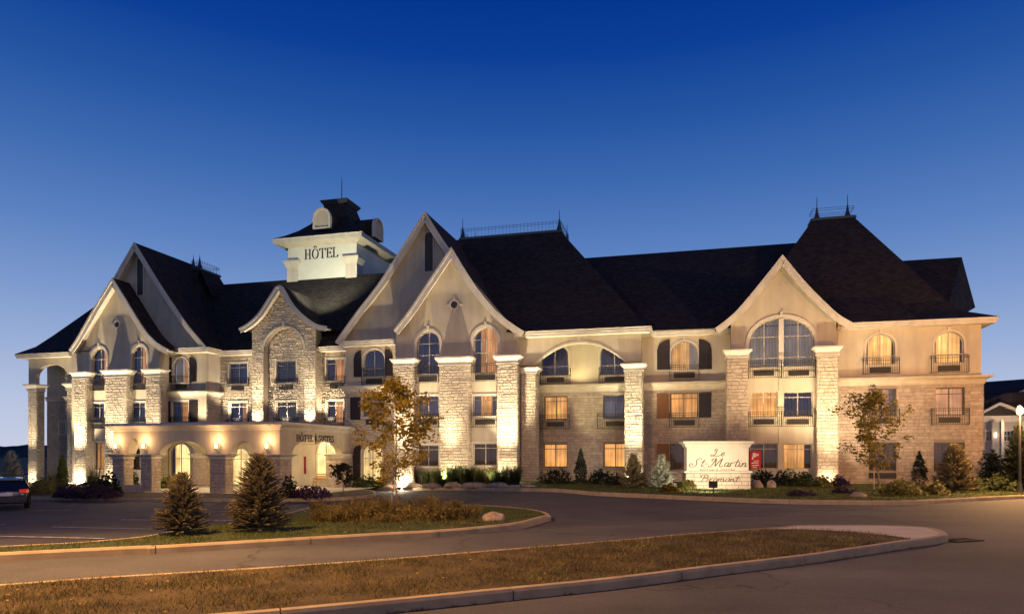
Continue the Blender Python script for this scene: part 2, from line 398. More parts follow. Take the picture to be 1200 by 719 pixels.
def wall(outer, holes, y, th, m, name='wall', parent=None):
    w_ = MB(); w_.prism([outer]+[arch(*h) for h in holes], y, y+th); return w_.build(name, M[m], parent or HB)

def win(x0, x1, z0, z1, y, rise=0, lit=(), litm='cur_warm', dark='cur_dark', trans=(.78,), mull=(.5,), recess=.16, trim=.11, sill=True, fmat='frame', key=False, name='window'):
    """window in an opening: frame mesh with its panes, curtains, surround as children; y is the wall face"""
    yf = y+recess; t = .055
    f = MB(); f.ring(arch(x0, x1, z0, z1, rise), arch(x0+t, x1-t, z0+t, z1-t, max(0, rise-t) if rise else 0), yf-.03, yf+.03)
    W, Hh = x1-x0, z1-z0
    def top(x):
        if rise <= 0: return z1
        q = (x-(x0+x1)/2)/(W/2); return z1-rise+rise*math.sqrt(max(0, 1-q*q))
    for q in mull: xm = x0+W*q; f.box(xm-.028, xm+.028, yf-.02, yf+.02, z0+t, top(xm)-t)
    for q in trans:
        zz = z0+Hh*q; c = aspan((x0, x1, z0, z1, rise), zz, zz+.01)
        f.box(c[0]+.03, c[1]-.03, yf-.017, yf+.017, zz-.022, zz+.022)
    fo = f.build(name, M[fmat], HB)
    g = MB(); lp = arch(x0+.03, x1-.03, z0+.03, z1-.03, max(0, rise-.03) if rise else 0); g.quad(*[(a, yf+.005, b) for a, b in lp]); g.build('pane', M['glass'], fo, fix=False)
    lit = sorted(lit); spans = []; c = 0.
    for a, b in lit:
        if a > c+.01: spans.append((c, a, dark))
        spans.append((a, b, litm)); c = b
    if c < .99: spans.append((c, 1., dark))
    for a, b, mm in spans:
        cm = MB(); xa, xb = x0+W*a, x0+W*b; n = max(6, int((xb-xa)/.035)); ph = rnd.uniform(0, 6)
        pts = []
        for i in range(n+1):
            x = xa+(xb-xa)*i/n; yy = yf+.14+.035*math.sin(x*34+ph)+.012*math.sin(x*71+ph*2)+(.03 if mm == litm and lit and len(spans) > 1 else 0)
            pts.append((x, yy, top(x)))
        for i in range(n):
            p, q = pts[i], pts[i+1]; cm.quad((p[0], p[1], z0), (q[0], q[1], z0), (q[0], q[1], q[2]), (p[0], p[1], p[2]))
        cm.build('curtain', M[mm], fo, smooth=True)
    if trim:
        s_ = MB(); o_ = arch(x0-trim, x1+trim, z0-.0, z1+trim, rise+trim if rise else 0); i_ = arch(x0, x1, z0, z1, rise)
        # open-bottomed surround
        n = len(o_)
        for i in range(1, n):
            j = (i+1) % n
            a, b, c_, d = o_[i], o_[j], i_[j], i_[i]
            s_.add([(a[0], y-.045, a[1]), (b[0], y-.045, b[1]), (c_[0], y-.045, c_[1]), (d[0], y-.045, d[1]),
                    (a[0], y+.01, a[1]), (b[0], y+.01, b[1]), (c_[0], y+recess-.03, c_[1]), (d[0], y+recess-.03, d[1])],
                   [(0, 1, 2, 3), (0, 4, 5, 1), (3, 2, 6, 7), (0, 3, 7, 4), (1, 5, 6, 2)])
        if sill: s_.box(x0-trim-.03, x1+trim+.03, y-.09, y+recess-.03, z0-.1, z0-.003)
        if key:
            xm = (x0+x1)/2; s_.box(xm-.07, xm+.07, y-.09, y-.0, z1+trim*.3, z1+trim+.16)
        s_.build('window_surround', M['stucco_light' if rise else 'trim'], fo)
    return fo
def pwin(px0, px1, py0, py1, wv, rise=None, zq=None, **k):
    x0, x1 = U(px0, wv), U(px1, wv); pc = (px0+px1)/2
    z1, z0 = Z(pc, py0, wv), Z(pc, py1, wv)
    r = 0 if not rise else (x1-x0)/2*rise
    win(x0, x1, z0, z1, -wv, r, **k)
    return (x0, x1, z0, z1, r)
def hole(px0, px1, py0, py1, wv, rise=None):
    x0, x1 = U(px0, wv), U(px1, wv); pc = (px0+px1)/2
    return (x0, x1, Z(pc, py1, wv), Z(pc, py0, wv), 0 if not rise else (x1-x0)/2*rise)
def rail(px0, px1, py0, py1, wv, out=.28):
    pc = (px0+px1)/2; z1, z0 = Z(pc, py0, wv+out), Z(pc, py1, wv+out); x0, x1 = U(px0, wv+out), U(px1, wv+out); y = -wv-out
    m = MB(); r = .014
    for z in (z1, z1-.13, z0): 
        m.box(x0, x1, y-r, y+r, z-r, z+r)
        for x in (x0, x1): m.box(x-r, x+r, y+r, -wv-.003, z-r, z+r)
    n = max(4, int((x1-x0)/.115))
    for i in range(n+1):
        x = x0+(x1-x0)*i/n; q = .022 if i in (0, n) else .009
        m.box(x-q, x+q, y-q, y+q, z0, z1)
    m.build('balcony_railing', M['iron'], HB)
def grille(px0, px1, py0, py1, wv):
    pc = (px0+px1)/2; z1, z0 = Z(pc, py0, wv), Z(pc, py1, wv); x0, x1 = U(px0, wv), U(px1, wv); m = MB()
    m.ring(arch(x0, x1, z0, z1), arch(x0+.03, x1-.03, z0+.03, z1-.03), -wv-.05, -wv-.003)
    z = z0+.05
    while z < z1-.03: m.box(x0+.03, x1-.03, -wv-.035, -wv-.003, z, z+.02); z += .045
    m.box(x0+.03, x1-.03, -wv-.012, -wv-.004, z0+.03, z1-.03)
    m.build('vent_grille', M['grille'], HB)
def shutter(px0, px1, py0, py1, wv, arched=0, mt='shutter'):
    """arched: -1 the left side is the low one, +1 the right side is the low one"""
    pc = (px0+px1)/2; z1, z0 = Z(pc, py0, wv), Z(pc, py1, wv); x0, x1 = U(px0, wv), U(px1, wv); m = MB()
    W = x1-x0
    def lp(t):
        a, b, c, d = x0+t, x1-t, z0+t, z1-t
        if not arched: return [(a, c), (b, c), (b, d), (a, d)]
        r = min(W*1.05, (z1-z0)*.35); pts = [(a, c), (b, c)]
        for k in range(9):
            q = k/8; u = b+(a-b)*q
            e = (1-q) if arched > 0 else q
            pts.append((u, d-r*(1-math.sqrt(max(0, 1-e*e)))))
        return pts
    y = -wv
    m.prism([lp(0)], y-.05, y-.004); m.ring(lp(0.004), lp(.06), y-.075, y-.052)
    zm = z0+(z1-z0)*.55; m.box(x0+.06, x1-.06, y-.07, y-.052, zm-.035, zm+.035)
    z = z0+.1
    while z < (z1-.1 if not arched else z1-W*1.0): m.box(x0+.07, x1-.07, y-.062, y-.052, z, z+.028); z += .06
    m.build('shutter', M[mt], HB)
def cornice(path, z, h, out_, name='cornice', m='trim', zoff=None):
    p = MB(); o = out_
    prof = [(-.02, z-h), (.05, z-h), (.05, z-h*.85), (o*.25, z-h*.7), (o*.35, z-h*.5), (o*.8, z-h*.28), (o, z-h*.25), (o, z), (-.02, z+.02)]
    p.sweep(path, prof); return p.build(name, M[m], HB)
def eave(path, z, h=.28, out_=.62, name='eave'):
    """fascia with soffit; path along the wall face"""
    p = MB(); prof = [(-.02, z-h), (out_-.06, z-h), (out_-.06, z-h*.55), (out_, z-h*.5), (out_, z), (out_+.04, z+.02), (-.02, z+.02)]
    p.sweep(path, prof); return p.build(name, M['trim'], HB)
def poly(pts, m='roofz', name='roof'):
    mb = MB(); 
    for p in (pts if isinstance(pts[0], (list, tuple)) and not isinstance(pts[0], Vector) and isinstance(pts[0][0], Vector) else [pts]): mb.quad(*p)
    return mb.build(name, M[m], HB, fix=False)
def gable(pl, wf, wwall, wback, thick=.30, board=.38, step=None, name='gable_roof'):
    """roof following a flared rake line; pl = picture points of the upper edge measured on the front plane wf"""
    pts = [(U(a, wf), Z(a, b, wf)) for a, b in pl]
    # refine with Catmull-Rom
    def sm(seg):
        o = []
        for i in range(len(seg)-1):
            p0 = seg[max(0, i-1)]; p1 = seg[i]; p2 = seg[i+1]; p3 = seg[min(len(seg)-1, i+2)]
            for k in range(4):
                t = k/4; q = []
                for d in (0, 1):
                    q.append(.5*((2*p1[d])+(-p0[d]+p2[d])*t+(2*p0[d]-5*p1[d]+4*p2[d]-p3[d])*t*t+(-p0[d]+3*p1[d]-3*p2[d]+p3[d])*t**3))
                o.append(tuple(q))
        return o+[seg[-1]]
    ia = max(range(len(pts)), key=lambda i: pts[i][1])
    P = sm(pts[:ia+1])[:-1]+sm(pts[ia:])
    n = len(P)
    def off(d):
        o = []
        for i in range(n):
            a = Vector(P[max(0, i-1)]); b = Vector(P[min(n-1, i+1)]); t = (b-a).normalized(); nn = Vector((t.y, -t.x))
            if nn.y > 0: nn = -nn
            k = 1/max(.5, abs(Vector((0, -1)).dot(nn))) if P[i][1] == max(p[1] for p in P) else 1
            if P[i][1] == max(p[1] for p in P): o.append((P[i][0], P[i][1]-d*1.6))
            else: o.append((P[i][0]+nn.x*d, P[i][1]+nn.y*d))
        return o
    def strip(m, A, B, y0, y1):
        m.add([(a[0], y0, a[1]) for a in A]+[(b[0], y0, b[1]) for b in B]+[(a[0], y1, a[1]) for a in A]+[(b[0], y1, b[1]) for b in B],
              sum([[(i, i+1, n+i+1, n+i), (2*n+i, 3*n+i, 3*n+i+1, 2*n+i+1), (i, 2*n+i, 2*n+i+1, i+1), (n+i, n+i+1, 3*n+i+1, 3*n+i)] for i in range(n-1)], [])
              + [(0, n, 3*n, 2*n), (n-1, 3*n-1, 4*n-1, 2*n-1)])
    yf, yb = -wf, -wback
    r = MB(); strip(r, P, off(.09), yf+.06, yb); ro = r.build(name, M['roof'], HB)
    b = MB(); strip(b, off(-.01), off(.14), yf-.06, yf+.055); strip(b, off(.145), off(board), yf-.0, yf+.055)
    b.build('rake_board', M['trim'], ro)
    s_ = MB(); strip(s_, off(.10), off(.2), yf+.06, -wwall+.02); s_.build('soffit', M['trim'], ro)
    return P, off(.2)
def clipof(P, ia=None):
    def f(z):
        ap = max(range(len(P)), key=lambda i: P[i][1])
        if z >= P[ap][1]: return None
        lo, hi = P[0][0], P[-1][0]
        for i in range(ap):
            if P[i][1] <= z <= P[i+1][1]: q = (z-P[i][1])/max(1e-6, P[i+1][1]-P[i][1]); lo = P[i][0]+q*(P[i+1][0]-P[i][0])
        for i in range(ap, len(P)-1):
            if P[i+1][1] <= z <= P[i][1]: q = (z-P[i][1])/min(-1e-6, P[i+1][1]-P[i][1]); hi = P[i][0]+q*(P[i+1][0]-P[i][0])
        return lo, hi
    return f

# ------------------------------------------------------------------ hotel: eave height
ZE = 9.62
BASE = -.7
wA, wB, wD, wE, wF, wG, wT, wE2, wCp = 0, .9, 1.8, 2.2, 1.4, -.2, .65, 2.4, 10.0

# ---- right wing (A)
xA0, xA1 = U(978, wA), U(1150, wA)
hA3 = [hole(1015, 1049, 391, 427, wA, .95), hole(1095, 1129.6, 388, 425, wA, .95)]
hA2 = [hole(1018, 1050, 455, 487, wA), hole(1096, 1130, 454, 486, wA)]
hA1 = [hole(1018, 1050, 518, 551, wA), hole(1094, 1130, 518, 552, wA)]
zc1 = Z(1070, 441.5, wA)          # top of the cornice between storeys two and three
zc0 = Z(1070, 451, wA)
wall([(xA0, zc0), (xA1, zc0), (xA1, ZE-.2), (xA0, ZE-.2)], hA3, 0, .3, 'stucco')
wall([(xA0, BASE), (xA1+.1, BASE), (xA1+.1, zc0), (xA0, zc0)], hA2+hA1, -.06, .4, 'mortar')
m = MB(); stones(m, xA0, xA1+.1, 0, zc0, front(-.06), hA2+hA1, ch=.2, ln=.5, prot=.022)
stones(m, -.06, 6, 0, zc0, lambda a, z, o: (xA1+.1+o, a, z), ch=.2, ln=.5, prot=.022)
m.build('stone_facing', M['stone_smooth'], HB, fix=False)
m = MB(); m.box(xA1-.3, xA1, .3, 18, zc0, ZE-.2); m.box(xA1-.2, xA1+.1, .34, 18, BASE, zc0); m.build('wall', M['stucco'], HB)
cornice([(xA0, -.06), (xA1+.1, -.06), (xA1+.1, 17)], zc1, zc1-zc0, .38, m='stucco')
for (a, b, c, d), lm in zip([(1015, 1049, 391, 427), (1095, 1129.6, 388, 425)], ('cur_yellow', 'cur_yellow')):
    pwin(a, b, c, d, wA, .95, lit=[(.1, .92)], litm=lm, dark='cur_brown', key=True, trans=(.28,))
pwin(1018, 1050, 455, 487, wA+.07, trim=0, fmat='frame_dark', lit=[(.1, .8)], litm='cur_pink'); pwin(1096, 1130, 454, 486, wA+.07, trim=0, fmat='frame_dark', lit=[(0, 1)], litm='cur_pink')
pwin(1018, 1050, 518, 551, wA+.07, trim=0, fmat='frame_dark', dark='cur_brown'); pwin(1094, 1130, 518, 552, wA+.07, trim=0, fmat='frame_dark', dark='cur_brown')
rail(1011.5, 1054, 419, 437.5, wA); rail(1091.5, 1135.5, 416, 436, wA); rail(1092, 1136, 478, 497, wA); rail(1012, 1054, 479, 498, wA)
for a, b, c, d in ((1019, 1044, 430, 436.5), (1099, 1125, 428, 434.5), (1100, 1125, 488.5, 495), (1020, 1045, 489.5, 496), (1018, 1050, 553.5, 560)): grille(a, b, c, d, wA+(.08 if c > 450 else 0))

# ---- wall C between loggia and right bay
xC0, xC1 = U(745, wA), U(862, wA)
hC3 = [hole(786, 818, 399.6, 433, wA, .95)]; hC2 = [hole(785, 818, 460, 489, wA)]; hC1 = [hole(785, 818, 520, 550, wA)]
zC1 = Z(800, 447.5, wA); zC0 = Z(800, 457, wA)
# ---- loggia back wall shares plane 0
hD3 = [hole(634, 666, 403, 440, wA, .8), hole(703, 737, 401, 439, wA, .8)]
hD2 = [hole(638, 665, 464, 491, wA), hole(707, 735, 463, 490, wA)]
hD1 = [hole(637, 664.7, 519.6, 547, wA), hole(707.5, 735, 519, 547, wA)]
xD0 = U(600, wA)
wall([(xD0, zC0), (xC1, zC0), (xC1, ZE-.2), (xD0, ZE-.2)], hD3+hC3, 0, .3, 'stucco')
wall([(xD0, BASE), (xC1, BASE), (xC1, zC0), (xD0, zC0)], hD2+hD1+hC2+hC1, -.06, .4, 'mortar')
m = MB(); stones(m, xD0, xC1, -.4, zC0, front(-.06), hD2+hD1+hC2+hC1, ch=.2, ln=.5, prot=.022)
m.build('stone_facing', M['stone_smooth'], HB, fix=False)
cornice([(xD0, -.06), (xC1, -.06)], zC1, zC1-zC0, .34, m='stucco')
pwin(786, 818, 399.6, 433, wA, .95, lit=[(.05, .68)], litm='cur_yellow', dark='cur_white', key=True, trans=(.28,))
pwin(785, 818, 460, 489, wA+.07, trim=0, fmat='frame_dark', lit=[(.05, 1)], litm='cur_warm'); pwin(785, 818, 520, 550, wA+.07, trim=0, fmat='frame_dark', dark='cur_brown')
pwin(634, 666, 403, 440, wA, .8, dark='cur_dark', trans=(.3,)); pwin(703, 737, 401, 439, wA, .8, dark='cur_dark', trans=(.3,))
pwin(638, 665, 464, 491, wA+.07, trim=0, fmat='frame_dark', lit=[(0, 1)]); pwin(707, 735, 463, 490, wA+.07, trim=0, fmat='frame_dark', dark='cur_dark')
pwin(637, 664.7, 519.6, 547, wA+.07, trim=0, fmat='frame_dark', lit=[(0, 1)]); pwin(707.5, 735, 519, 547, wA+.07, trim=0, fmat='frame_dark', lit=[(0, 1)])
shutter(770, 785, 398, 433, wA, -1); shutter(819, 834, 397, 432.5, wA, 1)
shutter(770, 784, 461.5, 490, wA+.09, mt='shutter_wood'); shutter(819, 833.5, 460, 489, wA+.09)
shutter(770, 784, 519.5, 550, wA+.09, mt='shutter_wood')
rail(785, 819, 427, 445, wA); rail(784.5, 819, 483.5, 500, wA)
rail(633.5, 668, 432, 449, wA); rail(702, 738, 429.5, 447.5, wA); rail(631, 667, 485.5, 502, wA); rail(700, 736, 484.5, 502, wA)
for a, b, c, d in ((790, 814, 436.5, 442.5), (790, 814, 492, 498), (641, 661, 442, 447.5), (709, 732, 441, 446.5), (641, 661, 494, 499.5), (710, 732, 493.5, 499)): grille(a, b, c, d, wA+(.08 if c > 450 else 0))

# ---- right bay (B) with the big arched window
xB0, xB1 = U(856.5, wB), U(980, wB)
b_apex = [(838, 384.5), (852, 374), (866, 361), (892, 330), (917, 298.5), (945, 332), (972, 359), (985, 370), (999, 378)]
PB, PBo = gable(b_apex, wB+.55, wB, -5.5)
hB3 = [hole(877.5, 954.5, 372, 429.5, wB, .82)]
hB2 = [hole(878.6, 911.6, 458.6, 488, wB), hole(918, 952.5, 458.6, 488, wB)]; hB1 = [hole(879, 911.6, 519, 549, wB), hole(918, 951.6, 519.5, 549, wB)]
cl = clipof(PBo)
top = [p for p in PBo if xB0 < p[0] < xB1]
wall([(xB0, BASE), (xB1, BASE), (xB1, top[-1][1])]+top[::-1]+[(xB0, top[0][1])], hB3+hB2+hB1, -wB, .9, 'stucco')
# the tall window: two lights either side of a wide post, frame as window parts
x0, x1, z0, z1, r_ = hB3[0]; xm0, xm1 = U(912.5, wB), U(918.5, wB)
win(x0, x1, z0, z1, -wB, r_, dark='cur_white', trans=(.19, .62), mull=(.24, .76), key=True, trim=.2, sill=False)
m = MB(); m.box(xm0, xm1, -wB-.02, -wB+.2, z0, z1-.06); m.build('window_post', M['stucco_light'], HB)
for zz0, zz1 in ((Z(915, 458, wB), z0), (Z(915, 518, wB), Z(915, 489, wB)), (0, Z(915, 550, wB))):
    m = MB(); m.box(xm0+.01, xm1-.01, -wB-.05, -wB-.003, zz0, zz1); m.build('pilaster', M['stucco'], HB)
pwin(878.6, 911.6, 458.6, 488, wB, lit=[(0, 1)], litm='cur_warm', trim=0); pwin(918, 952.5, 458.6, 488, wB, trim=0)
pwin(879, 911.6, 519, 549, wB, dark='cur_brown', trim=0); pwin(918, 951.6, 519.5, 549, wB, lit=[(0, .75)], litm='cur_warm', dark='cur_brown', trim=0)
rail(877, 916, 422, 442, wB); rail(916, 955.5, 421.5, 442, wB); rail(877, 916, 482, 499, wB); rail(916, 955, 481.5, 499, wB)
for a, b, c, d in ((883, 907, 434, 440), (924, 948, 434, 440), (883, 907, 491, 497), (922, 948, 491, 497)): grille(a, b, c, d, wB)
pillar(851, 877, 409.5, 419, wB+.45, wB+.002, mat_='stone_smooth', prot=.028, ch=.2, base=-.1)
pillar(957, 983, 405.5, 415.5, wB+.45, -.3, mat_='stone', prot=.028, ch=.2, base=-.1)

# ---- loggia (D)
xL0, xL1 = U(606, wD), U(751, wD)
arD = (U(626, wD), U(733, wD), 0, Z(682, 401.5, wD), 1.35)
zsp = Z(682, 426, wD)
lp = [(xL0, zsp), (arD[0], zsp)]
xc, a_ = (arD[0]+arD[1])/2, (arD[1]-arD[0])/2; rz = arD[3]-zsp
par = lambda k, e=0: (xc-(a_+e)+2*(a_+e)*k/24, zsp+(rz+e)*(1-(2*k/24-1)**2))
lp += [par(k) for k in range(1, 24)]
lp += [(arD[1], zsp), (xL1, zsp), (xL1, ZE-.2), (xL0, ZE-.2)]
m = MB(); m.prism([lp], -wD, -wD+.35); m.box(xL1-.35, xL1, -wD+.352, -.002, zsp, ZE-.2); m.box(xL0+.4, xL1-.36, -wD+.36, -.004, ZE-.5, ZE-.2)
m.build('loggia_wall', M['stucco'], HB)
m = MB(); A = [par(k) for k in range(25)]; B = [par(k, .13) for k in range(25)]
for k in range(24): m.add([(A[k][0], -wD-.05, A[k][1]), (A[k+1][0], -wD-.05, A[k+1][1]), (B[k+1][0], -wD-.05, B[k+1][1]), (B[k][0], -wD-.05, B[k][1]), (A[k][0], -wD, A[k][1]), (A[k+1][0], -wD, A[k+1][1]), (B[k+1][0], -wD, B[k+1][1]), (B[k][0], -wD, B[k][1])], [(0, 1, 2, 3), (3, 2, 6, 7), (0, 4, 5, 1)])
m.box(xc-.09, xc+.09, -wD-.1, -wD-.002, arD[3]+.1, arD[3]+.4)
m.build('arch_moulding', M['trim'], HB)
pillar(609, 628.5, 430.5, 437.5, wD+.1, wD-.75)
pillar(731.5, 753.5, 425.5, 434.5, wD+.1, wD-.75, base=-.3)

# ---- gable bay (E)
eg = [(461, 387), (466, 381), (480, 363), (500, 333), (529, 289.5), (554, 330), (577, 359), (592, 373), (606, 383), (614, 388)]
PE, PEo = gable(eg, wE+.6, wE, -4.5, board=.42)
xE0, xE1 = U(464, wE), U(607, wE)
hE3 = [hole(488.5, 515, 388, 438, wE, 1.0), hole(554.7, 583, 383.5, 436.5, wE, 1.0)]
hE2 = [hole(489, 514, 463.5, 488, wE), hole(554.7, 582.5, 463, 487, wE)]; hE1 = [hole(489, 514, 521, 546, wE), hole(554.7, 582.5, 519, 545, wE)]
top = [p for p in PEo if xE0 < p[0] < xE1]
cx, cz = U(533, wE), Z(533, 357, wE)
wall([(xE0, BASE), (xE1, BASE), (xE1, top[-1][1])]+top[::-1]+[(xE0, top[0][1])], hE3+hE2+hE1, -wE, 1.6, 'stucco')
def rosette(px, py, wv, s=1):
    cx, cz, y = U(px, wv), Z(px, py, wv), -wv; m = MB()
    ci = lambda r: [(cx+r*math.cos(k*math.pi/10), cz+r*math.sin(k*math.pi/10)) for k in range(20)]
    m.ring(ci(.34*s), ci(.24*s), y-.08, y-.002)
    for k in range(4):
        a = k*math.pi/2; m.prism([[(cx+.33*s*math.cos(a-.25), cz+.33*s*math.sin(a-.25)), (cx+.33*s*math.cos(a+.25), cz+.33*s*math.sin(a+.25)), (cx+.58*s*math.cos(a), cz+.58*s*math.sin(a))]], y-.07, y-.002)
    o = m.build('rosette', M['trim'], HB); d = MB(); d.prism([ci(.235*s)], y-.02, y-.003); d.build('oculus', M['grille'], o)
rosette(532.5, 357, wE)
pwin(488.5, 515, 388, 438, wE, 1.0, dark='cur_dark', trans=(.45, .72), trim=.2, key=True, sill=False, recess=.25)
pwin(554.7, 583, 383.5, 436.5, wE, 1.0, lit=[(.25, .92)], litm='cur_orange', trans=(.45, .74), trim=.2, key=True, sill=False, recess=.25)
pwin(489, 514, 463.5, 488, wE); pwin(554.7, 582.5, 463, 487, wE, lit=[(.28, .74)], litm='cur_warm')
pwin(489, 514, 521, 546, wE, dark='cur_brown'); pwin(554.7, 582.5, 519, 545, wE, dark='cur_brown')
rail(485, 514, 427.5, 448, wE); rail(551, 582.3, 425.5, 446, wE); rail(485, 514, 484.5, 500, wE); rail(551, 582.3, 484, 500, wE)
for a, b, c, d in ((491, 512, 441, 447), (557, 580, 439, 445), (491, 512, 491, 497), (557, 580, 491, 497)): grille(a, b, c, d, wE)
pillar(461.5, 484.5, 420, 429, wE+.6, wE+.002)
pillar(514, 550, 418, 428, wE+.6, wE+.002)
pillar(581.7, 607, 416, 426, wE+.6, wE+.002)

# ---- shuttered walls under the big gables (F right of centre, F2 left of centre)
fg = [(393, 401), (399, 392), (420, 363), (446, 329), (478, 279), (498, 247.5), (519, 281), (541, 311), (563, 339), (584, 364), (600, 381), (607, 387)]
PF, PFo = gable(fg, wF+.6, wF, -5.9, board=.40)
xF0, xF1 = U(405.3, wF), U(470, wF)
hF3 = [hole(426, 450.5, 409, 441, wF, .9)]; hF2 = [hole(425, 448, 464.5, 488, wF)]; hF1 = [hole(424, 448, 520, 564, wF, .9)]
zF1, zF0 = Z(430, 452, wF), Z(430, 459, wF)
topz = ZE-.2
gx0, gx1 = PFo[0][0], PFo[-1][0]
topF = [p for p in PFo if p[1] > topz and gx0 < p[0] < gx1]
wall([(topF[0][0], topz)]+[(topF[-1][0], topz)]+topF[::-1], [], -wF, .3, 'stucco')
wall([(xF0, zF0), (xF1, zF0), (xF1, topz), (xF0, topz)], hF3, -wF, .3, 'stucco')
wall([(xF0-.05, BASE), (xF1, BASE), (xF1, zF0), (xF0-.05, zF0)], hF2+hF1, -wF-.04, .34, 'mortar')
m = MB(); stones(m, xF0-.05, xF1, -.5, zF0, front(-wF-.04), hF2+hF1, prot=.035); m.build('stone_facing', M['stone'], HB, fix=False)
cornice([(xF0-.05, -wG), (xF0-.05, -wF-.04), (xF1, -wF-.04)], zF1, zF1-zF0, .34)
eave([(xF0-.02, -wF), (xF1, -wF)], Z(430, 399, wF+.6), .3)
m = MB()                                                          # louvred slot in the gable
def slot(px0, px1, py0, py1, wv):
    h = hole(px0, px1, py0, py1, wv, 1.0); f = MB(); f.ring(arch(h[0]-.08, h[1]+.08, h[2]-.08, h[3]+.08, h[4]+.08), arch(*h), -wv-.05, -wv-.002)
    o = f.build('gable_louvre', M['stucco_light'], HB); g = MB(); g.prism([arch(*h)], -wv-.02, -wv-.003)
    z = h[2]+.05
    while z < h[3]-h[4]: g.box(h[0], h[1], -wv-.035, -wv-.021, z, z+.05); z += .11
    g.build('slats', M['grille'], o)
slot(498, 507.5, 272, 318, wF)
pwin(426, 450.5, 409, 441, wF, .9, trans=(.3,)); pwin(425, 448, 464.5, 488, wF+.06); pwin(424, 448, 520, 564, wF+.06, .9, lit=[(0, 1)], litm='lobby', trans=(.62,), mull=(.5,), sill=False)
shutter(415, 423.5, 410.5, 441.5, wF, -1); shutter(451.5, 460.5, 408.5, 440, wF, 1); shutter(411, 422.5, 465.5, 491.5, wF+.1); shutter(414, 422.5, 521, 563, wF+.1, -1)
rail(424, 451, 430.5, 451, wF); grille(429, 448, 443.5, 449, wF); grille(429, 446, 491, 497, wF+.08)

f2 = [(97, 388), (112, 362), (129, 334), (142, 311), (157.5, 284), (171, 306), (187, 332), (209, 365), (222, 383), (233, 396), (243, 408)]
PF2, PF2o = gable(f2, wF+.6, wF, -5.0, board=.36)
x20, x21 = U(180, wF), U(241.5, wF)
h23 = [hole(203, 221, 419, 448, wF, .95)]; h22 = [hole(201.5, 221, 470, 494, wF)]; h21 = [hole(199, 223, 519, 566, wF, .9)]
topF = [p for p in PF2o if p[1] > topz]
wall([(topF[0][0], topz), (topF[-1][0], topz)]+topF[::-1], [], -wF, .3, 'stucco')
zG1, zG0 = Z(215, 458.5, wF), Z(215, 465, wF)
wall([(x20, zG0), (x21, zG0), (x21, topz), (x20, topz)], h23, -wF, .3, 'stucco')
wall([(x20, BASE), (x21+.05, BASE), (x21+.05, zG0), (x20, zG0)], h22+h21, -wF-.04, .34, 'stucco')
m = MB(); m.box(x21-.3, x21, -wF+.3, -wG+.3, zG0, topz); m.box(x21-.25, x21+.05, -wF+.3, -wG+.3, BASE, zG0); m.build('wall', M['stucco_light'], HB)
m = MB(); stones(m, -wF, -wG, 2.6, zG0, lambda a, z, o: (x21+.05+o, a, z)); m.build('stone_facing', M['stone'], HB, fix=False)
cornice([(x20, -wF-.04), (x21+.05, -wF-.04), (x21+.05, -wG)], zG1, zG1-zG0, .3)
eave([(x20, -wF), (x21, -wF), (x21, -wG-.62)], Z(215, 408, wF+.6), .3)
slot(161, 168, 302, 346, wF)
pwin(203, 221, 419, 448, wF, .95, lit=[(.5, .95)], litm='cur_orange', dark='cur_white', trans=(.3,)); pwin(201.5, 221, 470, 494, wF+.04, lit=[(.45, .95)], litm='cur_orange', dark='cur_dark')
pwin(199, 223, 519, 566, wF+.04, .9, lit=[(.15, 1)], litm='lobby', trans=(.62,), sill=False)
shutter(194, 201.5, 418.5, 448, wF, -1); shutter(222.7, 230.5, 418, 447, wF, 1); shutter(190, 200, 470, 494, wF+.06); shutter(222, 232, 469, 494, wF+.06); shutter(191.5, 198, 521, 566, wF+.06)
rail(201.5, 223.5, 440, 456.5, wF); rail(200, 222, 488, 497, wF); grille(206, 219, 450, 455.5, wF)

# ---- recessed centre walls (G) and the stone entrance tower (T)
xG0, xG1 = U(250, wG), U(412, wG)
hG = [hole(268.5, 290, 425, 449.5, wG), hole(269, 289.5, 471, 495, wG), hole(382.5, 404, 420, 446, wG), hole(382.5, 402.5, 469, 495, wG)]
wall([(xG0, BASE), (xG1, BASE), (xG1, ZE-.1), (xG0, ZE-.1)], hG, -wG, .3, 'mortar')
m = MB(); stones(m, xG0, xG1, 2.6, ZE-.2, front(-wG), hG, ch=.2); m.build('stone_facing', M['stone'], HB, fix=False)
for a, b, c, d, li in ((268.5, 290, 425, 449.5, []), (269, 289.5, 471, 495, [(.6, .95)]), (382.5, 404, 420, 446, [(.35, .9)]), (382.5, 402.5, 469, 495, [(.4, .85)])):
    pwin(a, b, c, d, wG+.02, lit=li, litm='cur_orange', dark='cur_dark')
rail(266, 291, 443, 452, wG, .12); rail(381, 404, 440, 449, wG, .12); rail(380, 402, 489, 503, wG); rail(266, 291, 490, 500, wG, .12)
for a, b, c, d in ((271.5, 286, 452, 457), (387, 403, 449, 455)): grille(a, b, c, d, wG+.03)
XTA, XTB = U(295.3, wT), U(370, wT)
eave([(xG0, -wG), (XTA+.02, -wG)], Z(272, 411, wG+.6), .28)
eave([(XTB-.02, -wG), (xG1, -wG)], Z(272, 411, wG+.6), .28)
tg = [(280, 384.5), (290, 379), (302, 368), (313, 351.5), (323, 336), (331, 335.5), (341.5, 353), (353, 366.5), (370, 379), (383, 382)]
PT, PTo = gable(tg, wT+.6, wT, -4, board=.36)
xT0, xT1 = U(295.3, wT), U(370, wT)
niche = hole(309, 356.5, 383.5, 575, wT, 1.0)
top = [p for p in PTo if xT0 < p[0] < xT1]
tl = [(xT0, 2.6), (xT1, 2.6), (xT1, top[-1][1])]+top[::-1]+[(xT0, top[0][1])]
niche = (niche[0], niche[1], 2.8, niche[3], niche[4])
wall(tl, [niche], -wT, .55, 'mortar', 'entrance_tower_wall')
